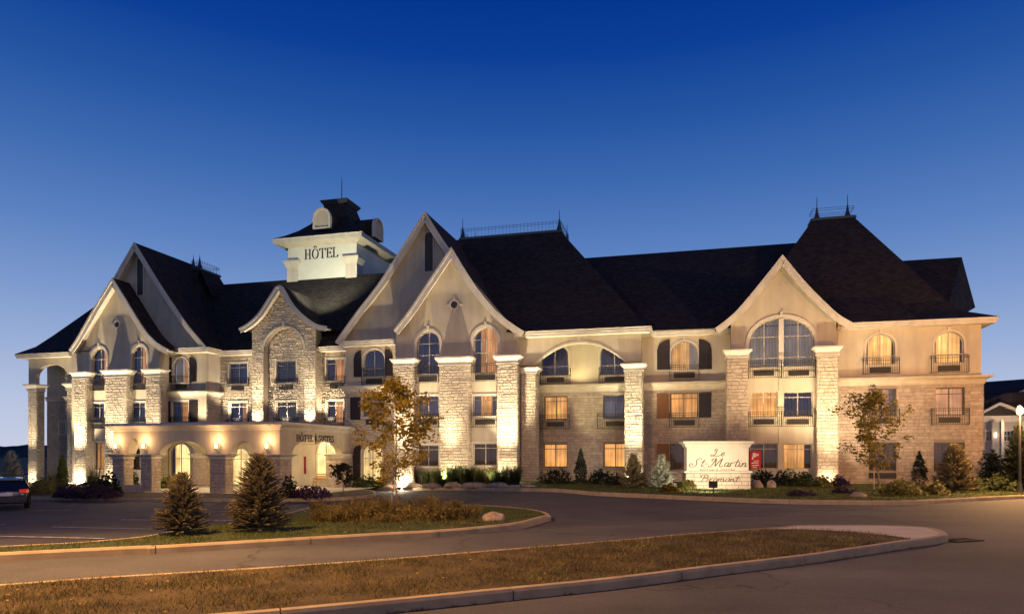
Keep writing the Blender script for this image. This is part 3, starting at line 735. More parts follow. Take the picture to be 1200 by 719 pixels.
m = MB(); stones(m, xT0, xT1, 2.6, 99, front(-wT), [niche], clip=clipof(PTo), prot=.04)
stones(m, -wT, -wG, 2.6, ZE, lambda a, z, o: (xT1+o, a, z))
hT = [hole(324, 347, 422.5, 448, wT-.55), hole(323.5, 347.5, 470, 495, wT-.55)]
stones(m, niche[0]+.02, niche[1]-.02, 2.8, niche[3]-.05, front(-wT+.55), hT, clip=lambda z: aspan(niche, z, z+.01), prot=.04)
m.build('stone_facing', M['stone'], HB, fix=False)
m = MB(); m.prism([[(xT0, 2.6), (xT1, 2.6), (xT1, 10.9), (xT0, 10.9)]]+[arch(*h) for h in hT], -wT+.552, -wT+.85); m.build('wall', M['mortar'], HB)
m = MB(); o_ = arch(niche[0]-.14, niche[1]+.14, niche[2], niche[3]+.14, niche[4]+.14); i_ = arch(*niche)
for i in range(2, len(o_)-1): m.add([(o_[i][0], -wT-.07, o_[i][1]), (o_[i+1][0], -wT-.07, o_[i+1][1]), (i_[i+1][0], -wT-.07, i_[i+1][1]), (i_[i][0], -wT-.07, i_[i][1]), (o_[i][0], -wT, o_[i][1]), (o_[i+1][0], -wT, o_[i+1][1]), (i_[i+1][0], -wT+.3, i_[i+1][1]), (i_[i][0], -wT+.3, i_[i][1])], [(0, 1, 2, 3), (0, 4, 5, 1), (3, 2, 6, 7)])
xm = (niche[0]+niche[1])/2; m.box(xm-.09, xm+.09, -wT-.12, -wT-.01, niche[3]+.1, niche[3]+.42)
m.build('arch_moulding', M['trim'], HB)
pwin(324, 347, 422.5, 448, wT-.55, dark='cur_dark'); pwin(323.5, 347.5, 470, 495, wT-.55, dark='cur_dark')
rail(322, 348, 443, 449, wT-.55, .15); rail(321, 349, 489, 500, wT-.55, .15); grille(327.5, 343, 450.5, 456, wT-.55)

# ---- left gable bay (E2) and end loggia
e2 = [(81, 410), (88, 400), (95, 388), (112, 358), (132, 325.5), (146, 348), (160, 371), (172, 389), (184, 401), (197, 409)]
PE2, PE2o = gable(e2, wE2+.6, wE2, -2.5, board=.42)
xe0, xe1 = U(84, wE2), U(187, wE2)
h3 = [hole(107, 125, 407.5, 451, wE2, 1.0), hole(154, 172, 405, 449, wE2, 1.0)]; h2 = [hole(108, 122.5, 472, 495, wE2), hole(154, 170.5, 471, 494, wE2)]
h1 = [hole(109.5, 123, 518, 550, wE2), hole(154, 171, 518, 550, wE2)]
top = [p for p in PE2o if xe0 < p[0] < xe1]
wall([(xe0, BASE), (xe1, BASE), (xe1, top[-1][1])]+top[::-1]+[(xe0, top[0][1])], h3+h2+h1, -wE2, 1.2, 'stucco')
rosette(137.5, 380, wE2, .9)
pwin(107, 125, 407.5, 451, wE2, 1.0, lit=[(.55, 1)], litm='cur_orange', trans=(.3, .7), trim=.2, key=True, sill=False, recess=.25)
pwin(154, 172, 405, 449, wE2, 1.0, lit=[(.5, 1)], litm='cur_orange', trans=(.3, .7), trim=.2, key=True, sill=False, recess=.25)
pwin(108, 122.5, 472, 495, wE2); pwin(154, 170.5, 471, 494, wE2)
pwin(109.5, 123, 518, 550, wE2, lit=[(.1, 1)], litm='cur_warm'); pwin(154, 171, 518, 550, wE2, dark='cur_brown')
rail(104, 122, 443, 457, wE2); rail(151, 170.3, 441, 456, wE2); rail(104, 122, 489, 501, wE2); rail(151, 170.3, 489, 500, wE2)
for a, b, c, d in ((109, 121.5, 452.5, 457.5), (155, 170, 451.5, 456.5), (109, 121.5, 497, 502)): grille(a, b, c, d, wE2)
pillar(86, 100.5, 435.5, 444, wE2+.6, wE2+.002); pillar(122.5, 148.5, 433, 442, wE2+.6, wE2+.002); pillar(170, 187.5, 432, 441, wE2+.6, wE2+.002)
xl0, xl1 = U(33.5, wD), U(88, wD)
zs = Z(60, 441, wD); ac0, ac1 = U(41.7, wD), U(79, wD); zt = Z(60, 427, wD)
lp = [(xl0, Z(60, 452, wD)), (ac0, Z(60, 452, wD))]+[((ac0+ac1)/2-(ac1-ac0)/2*math.cos(math.pi*k/18), zs+(zt-zs)*math.sin(math.pi*k/18)) for k in range(0, 19)]+[(ac1, Z(60, 452, wD)), (xl1, Z(60, 452, wD)), (xl1, ZE-.2), (xl0, ZE-.2)]
m = MB(); m.prism([lp], -wD, -wD+.35); m.box(xl0+.36, xl1, -wD+.36, 0, ZE-.5, ZE-.2)
m.build('loggia_wall', M['stucco'], HB)
pillar(32, 42.5, 450, 458, wD+.05, wD-.7); pillar(77.5, 87, 449, 456.5, wD+.05, wD-.7)
eave([(xl0, 5), (xl0, -wD), (xl1, -wD)], Z(50, 414, wD+.6), .28)
xb0 = U(55, -.5)
m = MB(); m.box(xb0, xe0+.3, .5, .8, BASE, ZE-.2); m.build('wall', M['stucco'], HB)
m = MB(); stones(m, xb0, xe0+.3, -.5, Z(60, 466, -.5), front(.5), ch=.2); m.build('stone_facing', M['stone_smooth'], HB, fix=False)
cornice([(xb0, 4), (xb0, .49), (xe0+.2, .49)], Z(66, 465, -.5), .35, .3)
pwin(70, 77, 419, 441, -.5); pwin(70, 77, 494, 508, -.5)

# ---- eaves of the right half
eave([(xL0-.1, -wD), (xL1, -wD), (xL1, -.62)], Z(690, 385.5, wD+.6), .3)
eave([(U(748, 0), 0), (U(860, 0), 0)], Z(800, 386.5, .6), .28)
eave([(U(979, 0), 0), (xA1, 0), (xA1, 17)], Z(1080, 375, .6), .3)

# ---- roofs
def RP(px, py, wv): return L(px, py, wv)
def ex(x, w_, z): return Vector((x, -w_, z))
ze = Z(1080, 375, .6)+.02; zeD = Z(690, 385.5, wD+.6)+.02
xr = xA1+.68; xl = xL1+.66
rd0, rd1 = RP(690, 299.5, -9), RP(935, 287, -9)
rz = (rd0.z+rd1.z)/2; rd0.z = rd1.z = rz
poly([ex(U(740, .66), .66, ze), ex(xr-4, .66, ze), Vector((rd1.x+1, 9, rz)), Vector((rd0.x-6, 9, rz))], name='main_roof')
# truncated roof with cresting over the loggia
pz = 18.62; q0, q1 = U(540, -5.9), U(657, -5.9)
qb = 9.5
e0, e1 = xE1+.03, xl
HPT = Vector((e1-.9, -wD+.4, zeD+.85)).lerp(Vector((q1, 5.9, pz)), .9/7.3)
roof2 = poly([[ex(e0-.75, wD+.68, zeD), ex(e1, wD+.68, zeD), Vector((e1-.9, -wD+.4, zeD+.85)), Vector((e0-.75, -wD+.4, zeD+.85))],
      [Vector((xE1-3, -wD+.4, zeD+.85)), Vector((e1-.9, -wD+.4, zeD+.85)), HPT, Vector((xE1-3, -.5, HPT.z))], [Vector((xE1-7, -.5, HPT.z)), HPT, Vector((q1, 5.9, pz)), Vector((q0-2, 5.9, pz))],
      [ex(e1, wD+.68, zeD), Vector((e1, 20, zeD)), Vector((e1-.9, 18, zeD+.85)), Vector((e1-.9, -wD+.4, zeD+.85))],
      [Vector((e1-.9, -wD+.4, zeD+.85)), Vector((e1-.9, 18, zeD+.85)), Vector((q1, qb, pz)), Vector((q1, 5.9, pz))],
      [Vector((q0-2, 5.9, pz)), Vector((q1, 5.9, pz)), Vector((q1, qb, pz)), Vector((q0-2, qb, pz))],
      [Vector((q0-2, qb, pz)), Vector((q1, qb, pz)), Vector((e1-.9, 19, zeD)), Vector((e0, 19, zeD))]], name='crested_roof')
def crest(xa, xb, ya, yb, z, parent, h=.75, spires=((0, 0), (1, 0), (1, 1), (0, 1)), sh=1.5, fill=True, ins=.12):
    m = MB(); r = .014
    edge = [((xa, ya), (xb, ya)), ((xb, ya), (xb, yb)), ((xb, yb), (xa, yb)), ((xa, yb), (xa, ya))]
    m.sweep([(xa, ya), (xb, ya), (xb, yb), (xa, yb)], [(-.1, z-.05), (.12, z-.05), (.12, z+.1), (-.1, z+.1)], True)
    for p, q in edge:
        ln = math.hypot(q[0]-p[0], q[1]-p[1]); n = max(2, int(ln/.28))
        for zz in (z+h, z+h*.82, z+.15): m.tube([(p[0], p[1], zz), (q[0], q[1], zz)], r, 4)
        if fill:
            for i in range(n+1):
                x, y = p[0]+(q[0]-p[0])*i/n, p[1]+(q[1]-p[1])*i/n; m.tube([(x, y, z+.1), (x, y, z+h+.12)], .010, 4)
    o = m.build('roof_cresting', M['metal'], parent)
    for a, b in spires:
        s_ = MB(); x, y = (xb-ins if a else xa+ins), (yb-ins if b else ya+ins)
        s_.lathe([(.26, 0), (.24, .12), (.12, .5), (.05, .95), (.028, 1.0), (.022, sh), (.004, sh+.25)], (x, y, z), 8); s_.build('finial', M['metal'], parent)
crest(q0, q1, 5.9, qb, pz, roof2, .78, sh=1.5)
# pyramid roof at the right end
pz3 = 18.3; a0, a1 = U(952, -7), U(1001, -7); zz = ze+.0
fl = 1.4
P0, P1_ = ex(U(850, .66), .66, zz), ex(xr, .66, zz)
f1 = Vector((xr-1.6, .9, zz+.75)); f0 = Vector((P0.x+1, .9, zz+.75))
t0, t1 = Vector((a0, 7, pz3)), Vector((a1, 7, pz3)); tb0, tb1 = Vector((a0, 8.2, pz3)), Vector((a1, 8.2, pz3))
roof3 = poly([[P0, P1_, f1, f0], [f0, f1, t1, t0], [P1_, Vector((xr, 18, zz)), Vector((xr-1.6, 16, zz+.75)), f1], [f1, Vector((xr-1.6, 14.5, zz+.75)), tb1, t1],
       [t0, t1, tb1, tb0], [f0, t0, tb0, Vector((f0.x, 15, zz+.75))], [tb0, tb1, Vector((xr-1.6, 16, zz)), Vector((f0.x, 16, zz))]], name='pyramid_roof')
crest(a0, a1, 7, 8.2, pz3, roof3, .8, spires=((0, 0), (1, 0)), sh=1.55, fill=False, ins=.35)
bz = Z(1096, 303, -10)
k0, k1 = U(1045, -10), U(1127, -10)
poly([[Vector((k0, 10, bz)), Vector((k1, 10, bz)), Vector((xr-.6, 6.5, zz+.7)), Vector((k0, 2, zz+.7))],
      [Vector((k1, 10, bz)), Vector((U(1143, -13), 13, Z(1143, 360, -13))), Vector((xr-.6, 6.5, zz+.7))],
      [Vector((k1, 10, bz)), Vector((k0, 10, bz)), Vector((k0, 18, zz+.7)), Vector((U(1143, -13), 17, zz+.7))]], name='rear_wing_roof')
# centre roof
zg = Z(272, 411, wG+.6)+.02; cz_ = Z(390, 324, -5)
c0, c1 = U(150, -5), U(520, -5)
zq = zg+(cz_-zg)*(1.2/5.42)
poly([[ex(U(236, .4), .42, zg), ex(xT0-.01, .42, zg), ex(xT0-.01, -.78, zq), ex(U(236, .4), -.78, zq)], [ex(xT1+.01, .42, zg), ex(U(412, .4), .42, zg), ex(U(412, .4), -.78, zq), ex(xT1+.01, -.78, zq)],
      [ex(U(236, .4), -.78, zq), ex(U(412, .4), -.78, zq), Vector((c1, 5, cz_)), Vector((c0, 5, cz_))]], name='centre_roof')
poly([Vector((c0, 5, cz_)), Vector((c1, 5, cz_)), Vector((c1, 18, zg)), Vector((c0, 18, zg))], name='rear_roof')
# left crested top behind the left gable
lz = Z(235, 313, -4.3); la, lb = U(222, -3.4), U(243, -4.5)
o3 = poly([[Vector((la, 3.6, lz-.4)), Vector((lb, 3.6, lz-.4)), Vector((lb+.1, 3.0, lz-2)), Vector((la, 3.0, lz-2))],
      [Vector((la, 3.6, lz-.4)), Vector((lb, 3.6, lz-.4)), Vector((lb, 6, lz-.4)), Vector((la, 6, lz-.4))],
      [Vector((lb, 3.6, lz-.4)), Vector((lb, 6, lz-.4)), Vector((lb+1.6, 6, lz-2.8)), Vector((lb+1.6, 3.0, lz-2.8))]], name='roof_deck')
crest(la, lb, 3.6, 6, lz-.4, o3, .7, spires=((0, 0), (1, 0)), sh=1.1)
# left end hip
K0 = ex(xl0-.68, wD+.68, Z(50, 414, wD+.6)+.02); Km = Vector((U(62, -.3), .3, Z(62, 393, -.3))); Kr = Vector((U(118, -4), 4, Z(118, 354, -4))); Kq = Vector((U(42, 1), -1, Z(42, 406, 1)))
Kb = Vector((K0.x, 12, K0.z)); Ke = ex(xe0+2, wD+.68, K0.z)
poly([[K0, Ke, ex(xe0+2, .9, K0.z+1), Kq], [Kq, ex(xe0+2, .9, K0.z+1), Vector((xe0+3, .3, Km.z)), Km], [Km, Vector((xe0+3, .3, Km.z)), Kr+Vector((4, 0, 0)), Kr],
      [K0, Kq, Vector((Kq.x, 11, Kq.z)), Kb], [Kq, Km, Vector((Km.x, 10, Km.z)), Vector((Kq.x, 11, Kq.z))], [Km, Kr, Vector((Kr.x, 8, Kr.z)), Vector((Km.x, 10, Km.z))]], name='hip_roof')
# plain rear body
m = MB(); m.box(U(60, -1.5), xA1-.35, 17.5, 17.8, BASE, ZE-.2); m.box(xb0, xb0+.3, .8, 17.5, BASE, ZE-.2); m.build('rear_wall', M['stucco'], HB)

# ------------------------------------------------------------------ roof tower
def text(strokes_word, glyphs, x, z, h, y, na, nb, mb, gap=.12, shear=0, depth=.03):
    """write a word with an elliptical nib (na wide, nb high, in letter heights); returns the end x"""
    for ch in strokes_word:
        if ch == ' ': x += .45*h; continue
        wd, sts = glyphs[ch]
        for stx in sts:
            thick = 1.0
            pts = [Vector(p) for p in stx]
            if len(pts) > 2:
                o = []
                for i in range(len(pts)-1):
                    p0 = pts[max(0, i-1)]; p1 = pts[i]; p2 = pts[i+1]; p3 = pts[min(len(pts)-1, i+2)]
                    for k in range(4):
                        t = k/4; o.append(.5*((2*p1)+(-p0+p2)*t+(2*p0-5*p1+4*p2-p3)*t*t+(-p0+3*p1-3*p2+p3)*t**3))
                pts = o+[pts[-1]]
            pts = [Vector((p.x+p.y*shear, p.y)) for p in pts]
            q = []
            for i in range(len(pts)):
                d = (pts[min(i+1, len(pts)-1)]-pts[max(0, i-1)])
                d = d.normalized() if d.length > 1e-6 else Vector((1, 0)); nn = Vector((-d.y, d.x))
                hw = .5*math.sqrt((na*nn.x)**2+(nb*nn.y)**2)
                q.append((pts[i]+nn*hw, pts[i]-nn*hw))
            for i in range(len(q)-1):
                a, b, c, d = q[i][0], q[i+1][0], q[i+1][1], q[i][1]
                P = [(x+v.x*h, z+v.y*h) for v in (a, b, c, d)]
                mb.add([(p[0], y-depth, p[1]) for p in P]+[(p[0], y, p[1]) for p in P], [(0, 1, 2, 3), (0, 4, 5, 1), (1, 5, 6, 2), (2, 6, 7, 3), (3, 7, 4, 0)])
        x += (wd+gap)*h
    return x-gap*h
def circ(cx, cy, rx, ry, n=16, a0=0, a1=360): return [(cx+rx*math.cos(R(a0+(a1-a0)*i/n)), cy+ry*math.sin(R(a0+(a1-a0)*i/n))) for i in range(n+1)]
SER = {
 'H': (.72, [[(.14, .03), (.14, .97)], [(.58, .03), (.58, .97)], [(.14, .5), (.58, .5)], [(.0, .03), (.28, .03)], [(.44, .03), (.72, .03)], [(.0, .97), (.28, .97)], [(.44, .97), (.72, .97)]]),
 'O': (.74, [circ(.37, .5, .31, .47)]),
 'Ô': (.74, [circ(.37, .5, .31, .47), [(.2, 1.12), (.37, 1.28)], [(.37, 1.28), (.54, 1.12)]]),
 'T': (.66, [[(.33, .03), (.33, .97)], [(.02, .96), (.64, .96)], [(.2, .03), (.46, .03)], [(.02, .97), (.02, .78)], [(.64, .97), (.64, .78)]]),
 'E': (.60, [[(.14, .03), (.14, .97)], [(.0, .96), (.56, .96)], [(.14, .5), (.44, .5)], [(.0, .04), (.58, .04)], [(.56, .97), (.56, .8)], [(.58, .04), (.58, .22)], [(.44, .6), (.44, .4)]]),
 'L': (.56, [[(.14, .03), (.14, .97)], [(.0, .97), (.28, .97)], [(.0, .04), (.55, .04)], [(.55, .04), (.55, .24)]]),
 'S': (.52, [[(.46, .80), (.40, .94), (.24, .97), (.08, .86), (.08, .70), (.25, .55), (.42, .42), (.46, .22), (.34, .05), (.18, .03), (.05, .14), (.04, .24)]]),
 'U': (.68, [[(.14, .97), (.14, .35), (.2, .1), (.36, .03), (.5, .1), (.56, .35), (.56, .97)], [(.0, .97), (.26, .97)], [(.44, .97), (.68, .97)]]),
 'I': (.28, [[(.14, .03), (.14, .97)], [(.0, .03), (.28, .03)], [(.0, .97), (.28, .97)]]),
 '&': (.7, [[(.66, .04), (.35, .45), (.18, .75), (.25, .95), (.42, .92), (.42, .72), (.15, .45), (.06, .2), (.2, .03), (.42, .08), (.6, .4)]]),
}
wTo = -4.9
tx0, tx1 = U(337.5, wTo), U(418, wTo); ty0 = -wTo; ty1 = ty0+(tx1-tx0); tz0 = cz_-.6; tz1 = Z(380, 286, wTo)
m = MB(); m.box(tx0, tx1, ty0, ty1, tz0, tz1)
tower = m.build('roof_tower', mat('tower_stucco', (.60, .58, .50), .9, var=.05, vscale=.8, bump=.3, bscale=90, bdist=.01), HB)
zc = Z(380, 303, wTo)
for xa, xb in ((tx0-.06, tx0+.95), (tx1-.95, tx1+.06)):
    m = MB(); m.box(xa+.02, xb, ty0-.1, ty0+.9, tz0, zc-.02)
    m.sweep([(xa, ty0+.9), (xa, ty0-.1), (xb, ty0-.1), (xb, ty0)] if xa < tx0 else [(xa, ty0), (xa, ty0-.1), (xb, ty0-.1), (xb, ty0+.9)],
            [(0, zc-.6), (.05, zc-.5), (.1, zc-.42), (.2, zc-.2), (.24, zc-.15), (.24, zc), (0, zc)])
    m.build('capital', M['stucco_light'], tower)
m = MB(); ov = .85
m.sweep([(tx0, ty0), (tx1, ty0), (tx1, ty1), (tx0, ty1)], [(-.02, tz1-.1), (ov*.5, tz1+.05), (ov, tz1+.12), (ov, tz1+.42), (ov+.05, tz1+.46), (-.02, tz1+.46)], True)
m.build('eave', M['stucco_light'], tower)
txc, tyc = (tx0+tx1)/2, (ty0+ty1)/2
prof = [(3.95, .46), (2.75, 1.28), (1.9, 1.85), (1.38, 2.9), (1.02, 4.0), (.98, 4.1)]
hw0 = (tx1-tx0)/2+ov+.05; k = hw0/3.95
zb_ = tz1
tr = MB(); lvls = []
ztop = Z(390, 238, wTo-2.7)
prof = [(hw0, .46), (hw0*.80, .95), (hw0*.62, 1.5), (hw0*.45, 2.2), (hw0*.33, 3.0), (hw0*.24, ztop-zb_-.25)]
for hw_, dz in prof: lvls.append([Vector((txc-hw_, tyc-hw_, zb_+dz)), Vector((txc+hw_, tyc-hw_, zb_+dz)), Vector((txc+hw_, tyc+hw_, zb_+dz)), Vector((txc-hw_, tyc+hw_, zb_+dz))])
for a, b in zip(lvls, lvls[1:]):
    for i in range(4): tr.quad(a[i], a[(i+1) % 4], b[(i+1) % 4], b[i])
tr.quad(*lvls[-1]); tro = tr.build('spire_roof', M['roofz'], tower)
m = MB(); hh = prof[-1][0]; m.sweep([(txc-hh, tyc-hh), (txc+hh, tyc-hh), (txc+hh, tyc+hh), (txc-hh, tyc+hh)], [(-.1, ztop-.35), (.1, ztop-.35), (.3, ztop-.05), (.3, ztop), (-.1, ztop)], True); m.quad((txc-hh, tyc-hh, ztop-.01), (txc+hh, tyc-hh, ztop-.01), (txc+hh, tyc+hh, ztop-.01), (txc-hh, tyc+hh, ztop-.01))
m.build('roof_cap', M['metal'], tower)
m = MB(); m.lathe([(.08, 0), (.05, .3), (.03, 2.0), (.008, 2.35)], (txc+.1, tyc, ztop), 6); m.build('mast', M['metal'], tower)
def dormer(cx_, cy_, face, z0, w_, h_, dep):
    """round-headed dormer; face 0 looks to the front, 1 to the right"""
    def T(a, o, z): return (cx_+a, cy_-o, z) if face == 0 else (cx_+o, cy_+a, z)
    A = arch(-w_/2, w_/2, z0, z0+h_, w_/2); B = arch(-w_/2+.16, w_/2-.16, z0+.16, z0+h_-.16, w_/2-.16)
    f = MB(); n = len(A)
    f.add([T(p[0], .0, p[1]) for p in A]+[T(p[0], .0, p[1]) for p in B]+[T(p[0], -.3, p[1]) for p in A]+[T(p[0], -.3, p[1]) for p in B],
          sum([[(i, (i+1) % n, n+(i+1) % n, n+i), (i, 2*n+i, 2*n+(i+1) % n, (i+1) % n), (n+i, n+(i+1) % n, 3*n+(i+1) % n, 3*n+i)] for i in range(n)], []))
    fo = f.build('dormer', M['stucco_light'], tower)
    g = MB(); g.quad(*[T(p[0], -.12, p[1]) for p in B]); g.build('louvre', M['stucco'], fo)
    b = MB(); b.add([T(p[0]*.97, -.3, z0+(p[1]-z0)*.98) for p in A]+[T(p[0]*.97, -dep, z0+(p[1]-z0)*.98) for p in A], [(i, (i+1) % n, n+(i+1) % n, n+i) for i in range(n)]); b.build('dormer_roof', M['roof'], fo)
dz0 = Z(377, 268, wTo+.3); dormer(U(376.5, wTo+.3), ty0-.3, 0, dz0, 1.55, Z(377, 243, wTo+.3)-dz0, 3.2)
dormer(tx1+.5, tyc, 1, dz0-.1, 1.6, 1.75, 3.2)
m = MB(); hx = U(357, wTo+.02); hz = Z(380, 302.5, wTo); th_ = .82
text('HÔTEL', SER, hx, hz, th_, ty0, .13, .045, m, gap=.09, depth=.04)
m.build('hotel_lettering', M['iron'], tower)

# ------------------------------------------------------------------ entrance canopy (part of the hotel)
zcT = Z(230, 495, wCp+.4); zcap = Z(230, 531.5, wCp); sx = lambda p: U(p, wCp)
X0, X1 = sx(133), sx(328); YF = -wCp; YB = -wF
zw1 = zcT-.42
def ell(x0, x1, zs, zc_, n=18): return [((x0+x1)/2+(x1-x0)/2*math.cos(math.pi*k/n), zs+(zc_-zs)*math.sin(math.pi*k/n)) for k in range(n+1)][::-1]
lp = [(X0, zcap)]
for a, b, c in ((150.5, 164, 513), (187, 243, 516), (271, 300, 516.5)):
    pts = ell(sx(a), sx(b), zcap+.0, Z(b, c, wCp)); pts[0] = (pts[0][0], zcap); pts[-1] = (pts[-1][0], zcap); lp += pts
lp += [(X1, zcap), (X1, zw1), (X0, zw1)]
m = MB(); m.prism([lp], YF, YF+.55)
# right side wall with its arch, built in the y-z plane
side = []
Ys, Ye = YF+.56, YB-.05
sp_ = ell(YF+1.25, YB-1.3, zcap, zcap+1.0)
lq = [(Ys, zcap)]+sp_+[(Ye, zcap), (Ye, zw1), (Ys, zw1)]
for xx0, xx1 in ((X1-.5, X1), (X0, X0+.5)):
    t = MB(); t.prism([lq], 0, 1); n0 = len(m.v)
    m.add([(xx1 if v[1] == 0 else xx0, v[0], v[2]) for v in t.v], t.f)
m.build('canopy_wall', M['stucco'], HB)
m = MB(); m.sweep([(X0, YB), (X0, YF), (X1, YF), (X1, YB)], [(-.02, zw1-.04), (.06, zw1), (.1, zw1+.1), (.3, zw1+.24), (.42, zw1+.28), (.42, zcT), (-.02, zcT+.04)])
m.build('canopy_cornice', M['trim'], HB)
m = MB(); m.box(X0+.05, X1-.05, YF+.05, YB, zcT-.08, zcT+.02); m.build('canopy_roof', M['metal'], HB)
m = MB(); m.box(X0+.5, X1-.5, YF+.56, YB, zcap+1.05, zcap+1.15); m.build('canopy_ceiling', M['stucco_light'], HB)
def cpillar(pa, pb, dep, y=None):
    x0, x1 = sx(pa), sx(pb); y = YF-.04 if y is None else y; p = MB(); p.box(x0, x1, y, y+dep, -.7, zcap-.28); o = p.build('canopy_pillar', M['mortar'], HB)
    m = MB()
    stones(m, x0, x1, -.6, zcap-.3, front(y), ch=.2, prot=.02); stones(m, y, y+dep, -.6, zcap-.3, lambda a, z, o: (x1+o, a, z), ch=.2, prot=.02)
    stones(m, x0, x1, -.6, zcap-.3, lambda a, z, o: (a, y+dep+o, z), ch=.2, prot=.02); stones(m, y, y+dep, -.6, zcap-.3, lambda a, z, o: (x0-o, a, z), ch=.2, prot=.02)
    m.build('stone_facing', M['stone_smooth'], o, fix=False)
    cap(x0-.02, x1+.02, y-.02, y+dep+.02, zcap-.003, .3, o, .24)
cpillar(132.5, 145.5, .75); cpillar(165.5, 178, .75); cpillar(246.5, 264.5, .75); cpillar(299, 328.5, 1.2)
for a_, wd in ((U(226, 3), 1.15),):
    y_ = YB-1.6; p = MB(); p.box(a_, a_+wd, y_, y_+.9, -.7, zcap-.28); o = p.build('canopy_pillar', M['mortar'], HB)
    m = MB(); stones(m, a_, a_+wd, -.3, zcap-.3, front(y_), ch=.2, prot=.02); stones(m, y_, y_+.9, -.3, zcap-.3, lambda a, z, o: (a_+wd+o, a, z), ch=.2, prot=.02)
    m.build('stone_facing', M['stone_smooth'], o, fix=False); cap(a_-.02, a_+wd+.02, y_-.02, y_+.92, zcap-.003, .3, o, .24)
x0 = X1-1.2; p = MB(); p.box(x0, X1+.02, YB-1.25, YB-.06, -.7, zcap-.28); o = p.build('canopy_pillar', M['mortar'], HB)
m = MB(); stones(m, YB-1.25, YB-.06, -.6, zcap-.3, lambda a, z, o: (X1+.02+o, a, z), ch=.2, prot=.02); stones(m, x0, X1, -.6, zcap-.3, front(YB-1.25), ch=.2, prot=.02); m.build('stone_facing', M['stone_smooth'], o, fix=False)
cap(x0, X1+.04, YB-1.27, YB-.04, zcap-.003, .3, o, .2)
m = MB(); xl_ = X1+.002
t = MB(); Wt = text('HÔTEL', SER, 0, 0, .42, 0, .17, .07, t, gap=.16, depth=.03)
t2 = MB(); Wt2 = text('SUITES', SER, Wt+.62, 0, .42, 0, .17, .07, t2, gap=.16, depth=.03)
t.prism([[(Wt+.3, -.16), (Wt+.42, .2), (Wt+.3, .5), (Wt+.18, .2)]], -.03, 0)
s0 = YF+1.7; zt_ = zw1-.66
m.add([(xl_-v[1], s0+v[0]*1.12, zt_+v[2]) for v in t.v], t.f); m.build('canopy_lettering', M['iron'], HB)
m = MB(); m.add([(xl_-v[1], s0+v[0]*1.12, zt_+v[2]) for v in t2.v], t2.f); m.build('canopy_lettering', M['iron'], HB)
# entrance doors and lobby glazing behind the canopy
m = MB(); m.box(xG0+.02, xG1, -wG-.34, -wG-.04, BASE, 2.75); m.build('entrance_wall', M['stucco_light'], HB)
win(U(272, wG+.4), U(296, wG+.4), -.4, 2.35, -wG-.56, 1.1, lit=[(0, 1)], litm='lobby', recess=.02, trans=(.7,), sill=False, name='entrance_door')
win(U(371, wG+.4), U(396, wG+.4), .2, 2.9, -wG-.56, 1.0, lit=[(0, 1)], litm='lobby', recess=.02, trans=(.62,), name='window')

# ------------------------------------------------------------------ ground
def sheet(pts, h, m, name, grid=1.0, kind='structure', zf=G):
    bm = bmesh.new(); vs = [bm.verts.new((p[0], p[1], 0)) for p in pts]
    es = [bm.edges.new((vs[i], vs[(i+1) % len(vs)])) for i in range(len(vs))]
    bmesh.ops.triangle_fill(bm, edges=es, use_beauty=True)
    xs = [p[0] for p in pts]; ys = [p[1] for p in pts]
    if grid:
        for ax, lo, hi in ((0, max(-14, min(xs)), min(4, max(xs))), (1, max(14, min(ys)), min(26, max(ys)))):
            c = math.ceil(lo/grid)*grid
            while c < hi:
                bmesh.ops.bisect_plane(bm, geom=bm.verts[:]+bm.edges[:]+bm.faces[:], plane_co=(c, 0, 0) if ax == 0 else (0, c, 0), plane_no=(1, 0, 0) if ax == 0 else (0, 1, 0)); c += grid
    for v in bm.verts: v.co.z = zf(v.co.x, v.co.y)+h
    for f in bm.faces:
        f.normal_update()
        if f.normal.z < 0: f.normal_flip()
    me = bpy.data.meshes.new(name); bm.to_mesh(me); bm.free(); me.materials.append(M[m])
    o = bpy.data.objects.new(name, me); C.objects.link(o); o['kind'] = kind; return o
def cr(pts, n=5, closed=False):
    P = [Vector((p[0], p[1])) for p in pts]; o = []; N = len(P)
    for i in range(N if closed else N-1):
        g = (lambda j: P[j % N]) if closed else (lambda j: P[max(0, min(N-1, j))])
        p0, p1, p2, p3 = g(i-1), g(i), g(i+1), g(i+2)
        for k in range(n):
            t = k/n; o.append(.5*((2*p1)+(-p0+p2)*t+(2*p0-5*p1+4*p2-p3)*t*t+(-p0+3*p1-3*p2+p3)*t**3))
    if not closed: o.append(P[-1])
    return o
sheet([(-900, -60), (900, -60), (900, 1500), (-900, 1500)], -.09, 'far', 'ground')
sheet([(-70, 1), (70, 1), (70, 60), (-70, 60)], -.02, 'asphalt', 'parking_lot')
g2 = lambda l, h=0: [gp(a, b, h) for a, b in l]
